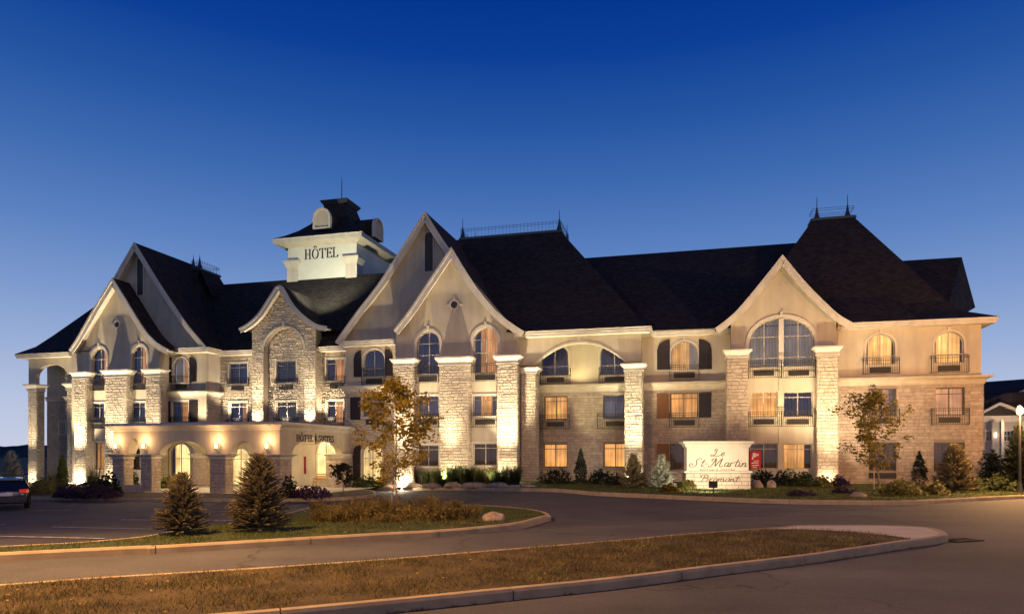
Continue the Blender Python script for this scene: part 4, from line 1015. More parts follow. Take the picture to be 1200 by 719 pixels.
# street surface
far_line = [(-260, 671), (0, 658), (160, 649.6), (200, 648), (440, 633.5), (522, 628.5), (580, 622), (720, 614), (840, 606.5), (960, 599), (1078, 591), (1140, 587.5), (1200, 584), (1400, 577)]
fw = [(p.x, p.y) for p in g2(far_line)]
sheet([(-60, .5), (75, .5), (75, fw[-1][1]-2)]+fw[::-1]+[(-60, fw[0][1]+.5)], .006, 'road', 'street')
KP = [(-.16, -.2), (0, -.2), (0, .12), (-.03, .16), (-.16, .16)]
def kerb(path, closed=False, h=0):
    m = MB(); P = [Vector(p) for p in path]+([Vector(path[0])] if closed else [])
    seg = [P[0]]; acc = 0
    for a, b_ in zip(P, P[1:]):
        d = (b_-a).length; t0 = 0
        while acc+d-t0 > 3.0:
            t0 += 3.0-acc; acc = 0; c = a.lerp(b_, t0/d); dr = (b_-a).normalized()*.009
            seg.append(c-dr)
            if len(seg) > 1: m.sweep(seg, KP, zf=G)
            seg = [c+dr]
        acc += d-t0
        if (b_-seg[-1]).length > .03: seg.append(b_)
    if len(seg) > 1: m.sweep(seg, KP, zf=G)
    o = m.build('kerb', M['kerb'], None); o['kind'] = 'structure'; return o
i1n = [(-600, 840), (-200, 778), (100, 751), (300, 734), (461, 718), (570, 706.5), (720, 690.5), (833, 675.3), (945, 661), (1006, 651.5), (1060, 643), (1092, 638.5)]
i1f = [(1104, 620.5), (1086, 617), (1040, 614.5), (940, 614.5), (911, 616.8), (797, 625), (720, 632), (552, 645.5), (440, 654.5), (300, 664), (200, 670), (100, 676), (0, 683.4), (-300, 703), (-600, 726)]
p1 = g2(i1n)+[gp(1111, 634)]+g2(i1f, .16)
isl1 = cr(p1, 4, True)
# travel so that outward is on the right: loop runs clockwise or not, test area
def ccw(P): return sum(P[i].x*P[(i+1) % len(P)].y-P[(i+1) % len(P)].x*P[i].y for i in range(len(P))) > 0
def outfix(P): return P if ccw(P) else P[::-1]
isl1 = outfix(isl1); kerb(isl1, True)
def inset(P, d):
    n = len(P); o = []
    for i in range(n):
        a = (P[i]-P[i-1]).normalized(); b = (P[(i+1) % n]-P[i]).normalized(); nn = (Vector((-a.y, a.x))+Vector((-b.y, b.x))).normalized(); o.append(P[i]+nn*d)
    return o
in1 = inset(isl1, .155)
sheet(in1, .150, 'concrete', 'island_paving', grid=0)
gl = cr(g2([(895, 619.5), (940, 619.3), (1000, 622.5), (1040, 626.3), (1062, 629.6), (1070, 631.0)], .16), 3)
gcut = gp(905, 618, .16)
gr1 = [p for p in in1 if p.x < gp(935, 640).x*1.0 and not (p.y > gcut.y-.35 and p.x > gcut.x)]
# island grass: kerb outline left of the paving, closed along the paving edge
nearS = [Vector((p.x, p.y+.17)) for p in g2(i1n[:-1])]; farS = [Vector((p.x, p.y-.17)) for p in g2(i1f[4:], .16)]
gpoly = cr(nearS, 3)+gl[::-1]+cr(farS, 3)
sheet(gpoly, .158, 'dry', 'island_soil', grid=0)
i2n = [(-300, 674), (0, 657.8), (160, 649.6), (200, 648.0), (440, 633), (522, 628), (580, 622.5), (613, 618), (640, 610.5)]
i2f = [(645.5, 603), (637, 598.5), (613, 594.5), (570, 591.5), (522, 590.5), (440, 590), (372, 593), (338, 600), (300, 608), (271, 613.5), (200, 622), (122, 632), (0, 639), (-300, 655)]
isl2 = outfix(cr(g2(i2n)+g2(i2f, .16), 4, True)); kerb(isl2, True)
in2 = inset(isl2, .155); sheet(in2, .152, 'lawn', 'island_lawn')
# hotel side: lawn and beds
fr = [(428, 573), (470, 573.5), (540, 574), (598, 575), (653, 576), (700, 580), (770, 583.3), (839, 586.5), (900, 589), (960, 590.3), (1030, 591), (1078, 590.3), (1140, 587), (1200, 584), (1400, 577)]
fp = cr(g2(fr), 3)
kerb(fp)
lw = [Vector((p.x, p.y+.155)) for p in fp]
sheet(lw+[Vector((75, 38)), Vector((75, 62)), l2w(30, 2).to_2d(), l2w(U(440, 0), 2).to_2d()], .152, 'lawn', 'hotel_lawn')
le = [(-420, 588), (-100, 585), (40, 585), (160, 586.5), (250, 587.3), (327, 587.3), (390, 586), (430, 583), (441, 580), (436, 577), (415, 574.5), (395, 573)]
lp_ = cr(g2(le), 3); kerb(lp_)
sheet([Vector((p.x, p.y+.155)) for p in lp_]+[l2w(U(405, wF), -wF-.2).to_2d(), l2w(U(405, 0), 3).to_2d(), l2w(U(-200, 0), 3).to_2d()], .152, 'soil', 'entrance_bed')
a, b, c, d = l2w(X0-.2, YF-.4), l2w(X1+2.2, YF+2.0), l2w(X1+2.2, YB+.5), l2w(X0-.2, YB+.5)
sheet([a.to_2d(), l2w(X1+.3, YF-.4).to_2d(), b.to_2d(), c.to_2d(), d.to_2d()], .172, 'concrete', 'entrance_paving')
# low wall pieces and steps under the canopy
m = MB(); 
for aa, bb in ((145.5, 165.5),): m.box(sx(aa), sx(bb), YF, YF+.4, -.7, .02)
m.build('canopy_plinth', M['stone_smooth'], HB)
# stall lines
stripes = [((35, 598), (84, 597)), ((142, 608.5), (190, 609)), ((61, 617), (195, 619.5)), ((0, 628), (122, 630.5)), ((240, 599.5), (276, 599)), ((240, 610), (274, 609.5)), ((-120, 615), (5, 614))]
m = MB()
for (a, b), (c, d) in stripes:
    p, q = gp(a, b), gp(c, d); t = (q-p).normalized(); nn = Vector((-t.y, t.x, 0))*.06; n = 10
    for i in range(n):
        r0, r1 = p.lerp(q, i/n), p.lerp(q, (i+1)/n)
        z = lambda v: (v.x, v.y, G(v.x, v.y)+.006)
        m.quad(z(r0-nn), z(r1-nn), z(r1+nn), z(r0+nn))
o = m.build('parking_lines', M['paint'], None); o['kind'] = 'structure'
# concrete gutter strip across the drive mouth
m = MB(); m.sweep([(p.x, p.y) for p in cr(g2([(560, 625), (640, 618.5), (720, 614), (840, 606.5), (960, 599), (1078, 591.5)]), 3)], [(-.1, .007), (.1, .007), (.1, .016), (-.1, .016)], zf=G)
o = m.build('gutter_strip', M['road'], None); o['kind'] = 'structure'
# kerb joints, cracks left to the material

# ------------------------------------------------------------------ grass blades (stuff)
def in_poly(P, x, y):
    inside = np.zeros(len(x), bool); n = len(P); j = n-1
    for i in range(n):
        xi, yi, xj, yj = P[i][0], P[i][1], P[j][0], P[j][1]
        c = ((yi > y) != (yj > y)) & (x < (xj-xi)*(y-yi)/(yj-yi+1e-12)+xi); inside ^= c; j = i
    return inside
def Gn(x, y):
    s = lambda v: (lambda q: q*q*(3-2*q))(np.clip(v, 0, 1)); return -0.55*s((2-x)/12)*s((y-15)/9)
rg = np.random.default_rng(5)
def blades(name, P, n, hgt, wid, m, h0, lean=.5, box=None, label=None, thin=None):
    xs = [p[0] for p in P]; ys = [p[1] for p in P]; bx = box or (min(xs), max(xs), min(ys), max(ys))
    x = rg.uniform(bx[0], bx[1], n); y = rg.uniform(bx[2], bx[3], n); k = in_poly(P, x, y)
    if thin is not None: k &= rg.random(n) < thin(x, y)
    k &= rg.random(len(k)) < np.clip(.62+.55*np.sin(x*2.3+1.7*np.sin(y*1.1))*np.sin(y*2.9+x*.4)+.2*np.sin(x*.6), .12, 1)
    x, y = x[k], y[k]; n = len(x); z = Gn(x, y)+h0
    pat = np.sin(x*1.7+np.sin(y*1.3)*2)*np.cos(y*2.1+x*.6)
    h = hgt*rg.uniform(.5, 1.2, n)*(1+.25*pat); a = rg.uniform(0, 2*np.pi, n); w_ = wid*rg.uniform(.6, 1.3, n)
    dx, dy = np.cos(a), np.sin(a); lx, ly = rg.normal(0, lean, n)*h, rg.normal(0, lean, n)*h
    v = np.empty((n, 3, 3)); v[:, 0] = np.stack([x-dx*w_, y-dy*w_, z], 1); v[:, 1] = np.stack([x+dx*w_, y+dy*w_, z], 1); v[:, 2] = np.stack([x+lx, y+ly, z+h], 1)
    me = bpy.data.meshes.new(name); me.vertices.add(n*3); me.vertices.foreach_set('co', v.ravel()); me.loops.add(n*3); me.loops.foreach_set('vertex_index', np.arange(n*3))
    me.polygons.add(n); me.polygons.foreach_set('loop_start', np.arange(n)*3); me.update(calc_edges=True); me.materials.append(M[m])
    o = bpy.data.objects.new(name, me); C.objects.link(o); o['kind'] = 'stuff'
    if label: o['label'] = label
    return o
P1 = [(p.x, p.y) for p in gpoly]
blades('dry_lawn_grass', P1, 230000, .072, .0055, 'grass_dry', .158, .7, box=(-14, 10, 6.8, 18), label='short dry brownish grass covering the near traffic island', thin=lambda x, y: np.clip((9.5/np.maximum(y, 3))**1.2, .2, 1))
blades('dry_lawn_grass', P1, 90000, .062, .005, 'grass', .158, .7, box=(-14, 10, 6.8, 18), label='green blades mixed into the dry island turf', thin=lambda x, y: .25+.6*(np.sin(x*.9)*np.cos(y*1.9) > .1))
P2 = [(p.x, p.y) for p in in2]
blades('lawn_grass', P2, 130000, .07, .006, 'grass', .152, .6, box=(-19, 2, 12, 26), label='short green grass on the island with the spruces')
P3 = [(p.x, p.y) for p in lw]+[(40, 38), (40, 45), (l2w(20, -.2)).to_2d()[:], (l2w(U(610, 2), -2)).to_2d()[:]]
blades('lawn_grass', P3, 110000, .09, .012, 'grass', .152, .6, box=(-2, 34, 26, 44), label='dark green lawn in front of the hotel wall')

def litter(name, P, n, m, h0, box, lab, size=.03):
    rr = random.Random(9); f = MB(); c = 0
    while c < n:
        x, y = rr.uniform(box[0], box[1]), rr.uniform(box[2], box[3])
        if not in_poly(P, np.array([x]), np.array([y]))[0]: c += .2; continue
        c += 1; z = G(x, y)+h0+rr.uniform(.0, .03); a = rr.uniform(0, 6.28); s_ = size*rr.uniform(.5, 1.3); u = Vector((math.cos(a), math.sin(a), rr.uniform(-.3, .3)))*s_; v = Vector((-math.sin(a), math.cos(a), rr.uniform(-.3, .3)))*s_*.6; p = Vector((x, y, z))
        f.quad(p-u, p-v, p+u, p+v)
    o = f.build(name, M[m], None, fix=False); tag(o, lab, None, None, 'stuff')
litter('fallen_leaves', P1, 500, 'maple', .17, (-14, 10, 7, 18), 'small fallen leaves scattered over the dry island grass')
litter('fallen_leaves', P2, 260, 'maple', .18, (-19, 2, 12, 26), 'small fallen leaves lying under the island tree')
# ------------------------------------------------------------------ plants
def leaves(mb, c, d, n, size, rr, long=1.6):
    """n leaf faces scattered round point c within radius d"""
    for _ in range(n):
        u = Vector((rr.gauss(0, 1), rr.gauss(0, 1), rr.gauss(0, 1))); u = u.normalized()*d*rr.random()**.5
        p = c+u; a = Vector((rr.gauss(0, 1), rr.gauss(0, 1), rr.gauss(0, .7))).normalized(); b = a.orthogonal().normalized()
        s_ = size*rr.uniform(.6, 1.3); l = s_*long
        mb.add([p-b*s_*.5, p+a*l*.5, p+b*s_*.5, p-a*l*.5], [(0, 1, 2, 3)])
def decid(name, base, h, cw, lab, m, seed, n=70, leaf=.09, trunk=.05, clear=.28, per=34, stake=False, group=None):
    rr = random.Random(seed); root = empty(name, base, lab, 'tree', group); t = MB(); cr_ = MB()
    lean = Vector((rr.uniform(-.05, .05), rr.uniform(-.05, .05), 0))
    axis = lambda q: Vector((lean.x*h*q+.04*math.sin(q*7+seed), lean.y*h*q, h*q*.93))
    t.tube([axis(i/10) for i in range(11)], [trunk*(1-.85*i/10) for i in range(11)], 7)
    for k in range(n):
        q = clear+(1-clear)*(k/n)**.9; p = axis(q); az = rr.uniform(0, 6.283); env = cw*.5*math.sin(math.pi*min(1, (q-clear)/(1-clear)*.85+.18))**.7
        ln = env*rr.uniform(.55, 1.12); up = rr.uniform(.25, .8)
        e = p+Vector((math.cos(az)*ln, math.sin(az)*ln, ln*up)); mid = p.lerp(e, .5)+Vector((0, 0, -.04*ln))
        t.tube([p, mid, e], [trunk*.28*(1-q*.6), trunk*.16, .004], 4)
        for s_ in range(4):
            c = p.lerp(e, .45+.2*s_)+Vector((rr.gauss(0, .08), rr.gauss(0, .08), rr.gauss(0, .08)))*cw*.4
            if rr.random() < .85: leaves(cr_, c, cw*.085*rr.uniform(.7, 1.3), int(per*rr.uniform(.3, 1.2)), leaf, rr)
    t.build('trunk', M['bark'], root); cr_.build('crown', M[m], root, fix=False)
    if stake:
        s2 = MB(); s2.tube([(-.22, .05, -.1), (-.22, .05, 1.1)], .02, 6); s2.tube([(-.22, .05, 1.05), (0, 0, 1.0)], .012, 4); s2.build('stake', M['wood'], root)
    return root
def conifer(name, base, h, wd, lab, m, seed, dens=1.0, needle=.05, group=None, spiky=1.0, cone=1.0):
    rr = random.Random(seed); root = empty(name, base, lab, 'spruce', group); t = MB(); cr_ = MB()
    t.tube([(0, 0, -.1), (0, 0, h*.5), (0, 0, h*.97)], [h*.025, h*.014, .004], 6)
    nl = int(19*dens*max(.8, min(1.5, h/2.2)))+7
    for i in range(nl):
        q = (i+.5)/nl; z = h*(.03+.92*q); L_ = wd*.5*(1-q)**(.85*cone)+.03*h*(1-q)+.015*h
        nb = int((12*(1-q)+5)*dens)
        for k in range(nb):
            az = 6.283*k/nb+rr.uniform(-.35, .35)+i*1.1; ln = L_*rr.uniform(.72, 1.15); dirv = Vector((math.cos(az), math.sin(az), rr.uniform(-.02, .42)+.55*q))
            p0 = Vector((0, 0, z)); e = p0+dirv*ln
            t.tube([p0, e], [.008*h/2, .002], 3, cap=False)
            n = max(6, int(ln/needle*2.0)); sd = Vector((-dirv.y, dirv.x, 0)).normalized()
            for j in range(n):
                u = .15+.85*j/n; c = p0+dirv*ln*u
                for sgn in (-1, 1):
                    tl = needle*rr.uniform(1.2, 2.6)*(1.2-u*.35)*spiky
                    tip = c+(sd*sgn*rr.uniform(.4, 1)+dirv.normalized()*.8+Vector((0, 0, rr.uniform(-.25, .45)))).normalized()*tl
                    up = Vector((rr.gauss(0, .3), rr.gauss(0, .3), 1)).normalized()*needle*.42
                    cr_.add([c-up, tip, c+up], [(0, 1, 2)]); 
                    sw = (dirv.normalized())*needle*.3
                    cr_.add([c-sw, tip, c+sw], [(0, 1, 2)])
            for _ in range(3): 
                tip = e+(dirv.normalized()+Vector((rr.gauss(0, .3), rr.gauss(0, .3), rr.gauss(.1, .3)))).normalized()*needle*2.2
                cr_.add([e-sd*needle*.3, tip, e+sd*needle*.3], [(0, 1, 2)])
    for _ in range(14): 
        a = rr.uniform(0, 6.283); cr_.add([(0, 0, h*.93), (math.cos(a)*needle*.3, math.sin(a)*needle*.3, h*.95), (math.cos(a)*needle*.5, math.sin(a)*needle*.5, h*rr.uniform(.98, 1.03))], [(0, 1, 2)])
    t.build('trunk', M['bark'], root); cr_.build('crown', M[m], root, fix=False)
    return root
def shrub(name, base, wx, wy, h, lab, cat, m, seed, n=420, leaf=.08, group=None, top=1.0, flowers=None):
    rr = random.Random(seed); root = empty(name, base, lab, cat, group); f = MB(); s_ = MB()
    for _ in range(n):
        a = rr.uniform(0, 6.283); el_ = math.asin(rr.uniform(0, 1)); rad = rr.random()**.28
        bump = 1+.16*math.sin(a*3+seed)+.12*math.sin(a*7+el_*5)
        c = Vector((math.cos(a)*math.cos(el_)*wx*.5*rad*bump, math.sin(a)*math.cos(el_)*wy*.5*rad*bump, max(.02, math.sin(el_)**top*h*rad*(1+.15*math.sin(a*5+seed)))))
        leaves(f, c, leaf*.8, 4, leaf, rr)
    for k in range(7):
        a = rr.uniform(0, 6.283); s_.tube([(0, 0, -.05), (math.cos(a)*wx*.25, math.sin(a)*wy*.25, h*.7)], [.014, .005], 4)
    f.build('foliage', M[m], root, fix=False); s_.build('stems', M['bark'], root)
    if flowers:
        g = MB()
        for _ in range(int(n*.5)):
            a = rr.uniform(0, 6.283); e = math.asin(rr.uniform(.2, 1)); c = Vector((math.cos(a)*math.cos(e)*wx*.53, math.sin(a)*math.cos(e)*wy*.53, math.sin(e)*h*1.04)); leaves(g, c, leaf*.6, 2, leaf*.6, rr)
        g.build('flowers', M[flowers], root, fix=False)
    return root
def gb(px, py, h=.15): return gp(px, py, h)
def wpx(px, s): return px*s/F      # width in metres of px pixels at depth s
def hpx(y, s): return HC+(YH-y)/F*s

b = gb(466, 597); decid('young_maple_tree', b, hpx(437, b.y)-b.z, wpx(98, b.y), 'young tree with golden leaves standing alone in the grassy island', 'maple', 3, n=58, leaf=.085, trunk=.036, clear=.2, per=30, stake=True)
b = gb(1030, 573); decid('young_maple_tree', b, hpx(452, b.y)-b.z, wpx(78, b.y), 'young green and gold tree in front of the right wing wall', 'maple_green', 8, n=46, leaf=.105, trunk=.045, clear=.22, per=26, stake=True)
b = gb(213, 626); conifer('spruce_tree', b, hpx(551, b.y)-b.z, wpx(54, b.y), 'small ragged spruce, left one of the pair on the island', 'spruce', 21, dens=1.4, needle=.030, spiky=1.0, cone=.72)
b = gb(304, 622); conifer('spruce_tree', b, hpx(529, b.y)-b.z, wpx(62, b.y), 'dense full spruce, taller of the pair on the island', 'spruce', 22, dens=1.9, needle=.030, cone=.68)
b = gb(742, 572); conifer('spruce_tree', b, hpx(531, b.y)-b.z, wpx(30, b.y), 'green spruce beside the rightmost loggia pillar base', 'spruce', 23, dens=.95, needle=.08)
b = gb(775, 573); conifer('spruce_tree', b, hpx(532, b.y)-b.z, wpx(30, b.y), 'silvery blue spruce just left of the monument sign', 'blue_spruce', 24, dens=.95, needle=.08)
b = gb(1119, 576); conifer('spruce_tree', b, hpx(519, b.y)-b.z, wpx(40, b.y), 'dark spruce in front of the right wing end window', 'spruce', 25, dens=1.1, needle=.08, cone=.8)
b = gb(13, 578); conifer('spruce_tree', b, hpx(527, b.y)-b.z, wpx(28, b.y), 'pale blue spruce behind the parked car', 'blue_spruce', 26, dens=.9, needle=.09)
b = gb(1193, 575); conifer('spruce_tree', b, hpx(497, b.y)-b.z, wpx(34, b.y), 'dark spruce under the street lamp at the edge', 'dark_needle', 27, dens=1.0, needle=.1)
def columnar(px, py, ty, w_, lab, m, seed):
    b = gb(px, py); h = hpx(ty, b.y)-b.z; rr = random.Random(seed); root = empty('thuja_tree', b, lab, 'conifer'); f = MB(); W = wpx(w_, b.y)
    for _ in range(900):
        q = rr.random()**.8; a = rr.uniform(0, 6.283); r_ = W*.5*min(1, (1-q)*1.7+.04)*(min(1, .75+q*2))*(1+.12*math.sin(q*23+a*2))*rr.random()**.3
        c = Vector((math.cos(a)*r_, math.sin(a)*r_, .05+h*q)); leaves(f, c, .05, 3, .06, rr, 2.2)
    f.build('crown', M[m], root, fix=False); t = MB(); t.tube([(0, 0, -.1), (0, 0, h*.8)], [.05, .01], 6); t.build('trunk', M['bark'], root)
columnar(680.5, 566, 527, 14, 'dark narrow juniper between the two lit ground windows', 'dark_needle', 31)
columnar(1077, 567, 529, 16, 'small pointed cedar right of the young tree', 'dark_needle', 32)
columnar(73, 572, 534, 12, 'bright yellow green cedar by the left lit pillar', 'thuja', 33)
SH = [
 # px, py, w px, h px, depth, name, label, cat, mat
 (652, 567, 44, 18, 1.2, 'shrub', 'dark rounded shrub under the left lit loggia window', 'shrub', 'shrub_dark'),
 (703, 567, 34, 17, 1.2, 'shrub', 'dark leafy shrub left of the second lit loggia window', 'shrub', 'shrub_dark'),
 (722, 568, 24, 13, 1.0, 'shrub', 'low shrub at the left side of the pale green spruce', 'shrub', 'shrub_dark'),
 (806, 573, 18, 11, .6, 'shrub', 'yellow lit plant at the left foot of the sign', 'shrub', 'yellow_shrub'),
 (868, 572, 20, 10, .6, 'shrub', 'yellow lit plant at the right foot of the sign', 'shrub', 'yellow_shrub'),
 (785, 576, 22, 9, .6, 'shrub', 'low tan shrub below the silvery spruce', 'shrub', 'maple_green'),
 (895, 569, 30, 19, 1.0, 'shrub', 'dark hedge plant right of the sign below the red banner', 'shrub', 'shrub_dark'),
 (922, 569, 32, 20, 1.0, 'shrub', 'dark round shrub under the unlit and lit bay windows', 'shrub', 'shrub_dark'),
 (942, 570, 22, 18, .9, 'shrub', 'bright green shrub left of the glowing right pillar', 'shrub', 'shrub'),
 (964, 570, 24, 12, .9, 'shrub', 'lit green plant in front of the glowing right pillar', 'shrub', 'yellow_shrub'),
 (985, 570, 20, 14, .9, 'shrub', 'brown shrub at the inner corner of the right wing', 'shrub', 'heather'),
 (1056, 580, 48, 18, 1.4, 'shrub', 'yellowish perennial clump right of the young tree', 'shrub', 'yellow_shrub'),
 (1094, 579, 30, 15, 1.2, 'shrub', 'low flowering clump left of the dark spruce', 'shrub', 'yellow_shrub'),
 (1142, 575, 26, 15, 1.0, 'shrub', 'small shrub at the right corner of the building', 'shrub', 'shrub'),
 (1172, 575, 44, 20, 1.6, 'shrub', 'wide bush between the hotel corner and lamp', 'shrub', 'shrub'),
 (1162, 570, 24, 42, 1.5, 'shrub', 'tall dark bush beside the neighbouring white house', 'shrub', 'shrub_dark'),
 (938, 581, 34, 7, .6, 'shrub', 'low dark perennials at the right of the lawn centre', 'shrub', 'heather'),
 (990, 578, 30, 8, .8, 'shrub', 'low brown groundcover left of the right lawn boulder', 'shrub', 'heather'),
 (52, 578, 40, 18, 1.4, 'shrub', 'feathery pale plant at the foot of the end pillar', 'shrub', 'yellow_shrub'),
 (85, 582, 46, 16, 1.6, 'shrub', 'heather mound in the bed left of the canopy', 'shrub', 'heather'),
 (112, 580, 40, 22, 1.2, 'shrub', 'green plant in front of the lit left pillar', 'shrub', 'shrub'),
 (128, 581, 26, 26, 1.0, 'shrub', 'dark shrub against the first canopy pillar', 'shrub', 'shrub_dark'),
 (110, 583, 60, 15, 1.2, 'shrub', 'wide purple heather in front of the left bed', 'shrub', 'heather'),
 (156, 573, 16, 20, .8, 'shrub', 'green shrub seen through the small canopy arch', 'shrub', 'shrub_dark'),
 (198, 572, 26, 16, .8, 'shrub', 'bright green shrub under the canopy by the lit window', 'shrub', 'yellow_shrub'),
 (365, 583, 44, 14, 1.6, 'flower_clump', 'purple flower bed at the tip of the entrance island', 'flowers', 'heather'),
 (338, 583, 22, 24, 1.0, 'shrub', 'dark shrub at the canopy corner pillar', 'shrub', 'shrub_dark'),
 (431, 571, 40, 14, 1.0, 'shrub', 'leafy green plants under the arched yellow window', 'shrub', 'shrub'),
]
for k, (px, py, w_, hh, dp, nm, lab, cat, mt) in enumerate(SH):
    b = gb(px, py); shrub(nm, b, wpx(w_, b.y), dp, wpx(hh, b.y), lab, cat, mt, 100+k, n=int(150+w_*hh*.35), leaf=.075 if hh < 30 else .11, flowers='purple' if nm == 'flower_clump' else None)
b = gb(402, 581); decid('ornamental_tree', b, hpx(541, b.y)-b.z, wpx(30, b.y), 'tiny dark leaved tree in the entrance island', 'red_leaf', 5, n=26, leaf=.09, trunk=.03, clear=.35, per=16)
# daylily clumps along the lit stone bay
def clump(name, base, w_, h, lab, cat, m, seed, n=260, bw=.014, dp=None, group=None):
    rr = random.Random(seed); f = MB(); dp = dp or w_
    for _ in range(n):
        a = rr.uniform(0, 6.283); r_ = rr.random()**.5; x, y = math.cos(a)*r_*w_*.32, math.sin(a)*r_*dp*.32; hh = h*rr.uniform(.6, 1.1)
        l = Vector((x*1.1+rr.gauss(0, .07)*w_, y*1.1+rr.gauss(0, .07)*dp, 0)); s_ = Vector((-math.sin(a+1), math.cos(a+1), 0))*bw
        p0 = Vector((x, y, 0)); p1_ = p0+l*.35+Vector((0, 0, hh*.65)); p2 = p0+l+Vector((0, 0, hh*rr.uniform(.75, 1)))
        f.add([p0-s_, p0+s_, p1_+s_*.8, p1_-s_*.8], [(0, 1, 2, 3)]); f.add([p1_-s_*.8, p1_+s_*.8, p2], [(0, 1, 2)])
    o = f.build(name, M[m], None, fix=False); o.location = base; return tag(o, lab, cat, group)
dl = ['behind the edging stones left of the first glow', 'between the tree trunk and the first glow', 'below the left ground window of the bay', 'at the left edge of the wide lit pillar', 'below the wide lit pillar', 'at the right edge of the wide lit pillar', 'below the right ground window of the bay', 'in front of the third lit pillar', 'at the end of the bed by the unlit pillar']
for k, px in enumerate((470, 487, 503, 518, 533, 548, 565, 583, 600)):
    b = gb(px, 570.0 if k % 2 else 569.3); clump('daylily_clump', b, wpx(24, b.y), wpx(rnd.uniform(22, 30), b.y), 'green arching grass clump '+dl[k], 'plant', 'shrub', 300+k, n=420, bw=.016, group='green clumps along the bay')
# feathery pale grass tufts beside the floodlit pillars
for k, (px, py, hh, lab) in enumerate(((574, 569, 30, 'pale feathery grass tuft right of the wide lit pillar'), (512, 569, 26, 'pale feathery grass tuft left of the wide lit pillar'), (112, 573, 34, 'tall pinkish feather grass between left pillars'), (66, 572, 24, 'feather grass glowing beside the left end pillar'))):
    b = gb(px, py); clump('feather_grass', b, wpx(20, b.y), wpx(hh, b.y), lab, 'plant', 'tallgrass', 330+k, n=220, bw=.008)
# dry ornamental grass mass in the island: uncountable stems
f = MB(); rr = random.Random(77); heads = MB()
for c_ in range(64):
    px = rr.uniform(370, 556); u = rr.random(); cb_ = gp(px, 597+u*15, .152); ht = rr.uniform(.28, .72)*(1-.35*max(0, (px-500)/56))*(.75 if px < 385 else 1); spread = rr.uniform(.12, .26); bushy = rr.random() < .4
    for _ in range(rr.randint(70, 170)):
        a_ = rr.uniform(0, 6.283); q = rr.random()**.6*spread; b = cb_+Vector((math.cos(a_)*q, math.sin(a_)*q, 0)); h = ht*rr.uniform(.45, 1.12)
        l = Vector((math.cos(a_), math.sin(a_), 0))*q*rr.uniform(.3, 1.6)+Vector((rr.gauss(0, .05), rr.gauss(0, .05), 0)); s_ = Vector((rr.uniform(-1, 1), rr.uniform(-1, 1), 0)).normalized()*.007
        p1_ = b+l*.4+Vector((0, 0, h*.62)); p2 = b+l+Vector((0, 0, h*rr.uniform(.8, 1)))
        f.add([b-s_, b+s_, p1_+s_*.8, p1_-s_*.8], [(0, 1, 2, 3)]); f.add([p1_-s_*.8, p1_+s_*.8, p2], [(0, 1, 2)])
        if rr.random() < (.6 if bushy else .15): leaves(f, b.lerp(p2, rr.uniform(.3, 1)), .05, 3, .035, rr, 2)
for _ in range(2600):
    px = rr.uniform(366, 566); b = gp(px, 596+rr.random()*18, .152); h = rr.uniform(.04, .2); s_ = Vector((rr.uniform(-1, 1), rr.uniform(-1, 1), 0)).normalized()*.008
    f.add([b-s_, b+s_, b+Vector((rr.gauss(0, .05), rr.gauss(0, .05), h))], [(0, 1, 2)])
o = f.build('tall_dry_grass', M['tallgrass'], None, fix=False); tag(o, 'tall golden ornamental grass filling the island bed', None, None, 'stuff')

def rock(px, py, w_, h_, lab, seed, name='boulder', m='rock', dp=None, group=None):
    b = gb(px, py, .12); rr = random.Random(seed); bm = bmesh.new(); bmesh.ops.create_icosphere(bm, subdivisions=3, radius=.5)
    W, H_ = wpx(w_, b.y), wpx(h_, b.y); D_ = dp or W*.7
    for v in bm.verts:
        n = noise.noise(v.co*2.2+Vector((seed, 0, 0)))*.28+noise.noise(v.co*6+Vector((seed, 3, 0)))*.07
        v.co *= 1+n; v.co.z = max(v.co.z, -.3); v.co = Vector((v.co.x*W, v.co.y*D_, (v.co.z+.3)*H_*1.15))
    me = bpy.data.meshes.new(name); bm.to_mesh(me); bm.free(); me.materials.append(M[m]); me.polygons.foreach_set('use_smooth', [True]*len(me.polygons))
    o = bpy.data.objects.new(name, me); C.objects.link(o); o.location = b; return tag(o, lab, 'boulder', group)
rock(578, 611, 27, 13, 'rounded tan boulder at the right end of the golden grass', 1)
rock(1005, 583, 19, 8, 'tan boulder lying on the right hotel lawn', 2)
rock(887, 572, 13, 11, 'pale floodlit boulder just right of the sign', 3)
m = MB(); b = gb(904, 572); W = wpx(10, b.y)
rk = rock(904, 572, 11, 11, 'squarish pale stone right of the round pale boulder', 4)
for k, (px, w_) in enumerate(((462, 22), (483, 24), (506, 24), (530, 20), (556, 34), (584, 24), (604, 20), (618, 22))):
    rock(px, 571.6-(k % 2)*.3, w_, 7.5 if k < 6 else 4.5, 'low flat edging rock '+['behind the island tree trunk', 'just right of the island tree trunk', 'under the left ground window of the bay', 'left of the wide lit pillar centre', 'longest of the row under the wide pillar side', 'in front of the third lit pillar', 'by the unlit loggia pillar', 'last of the row near the lawn'][k], 40+k, 'edging_rock', dp=.7, group='flat rocks edging the bed')

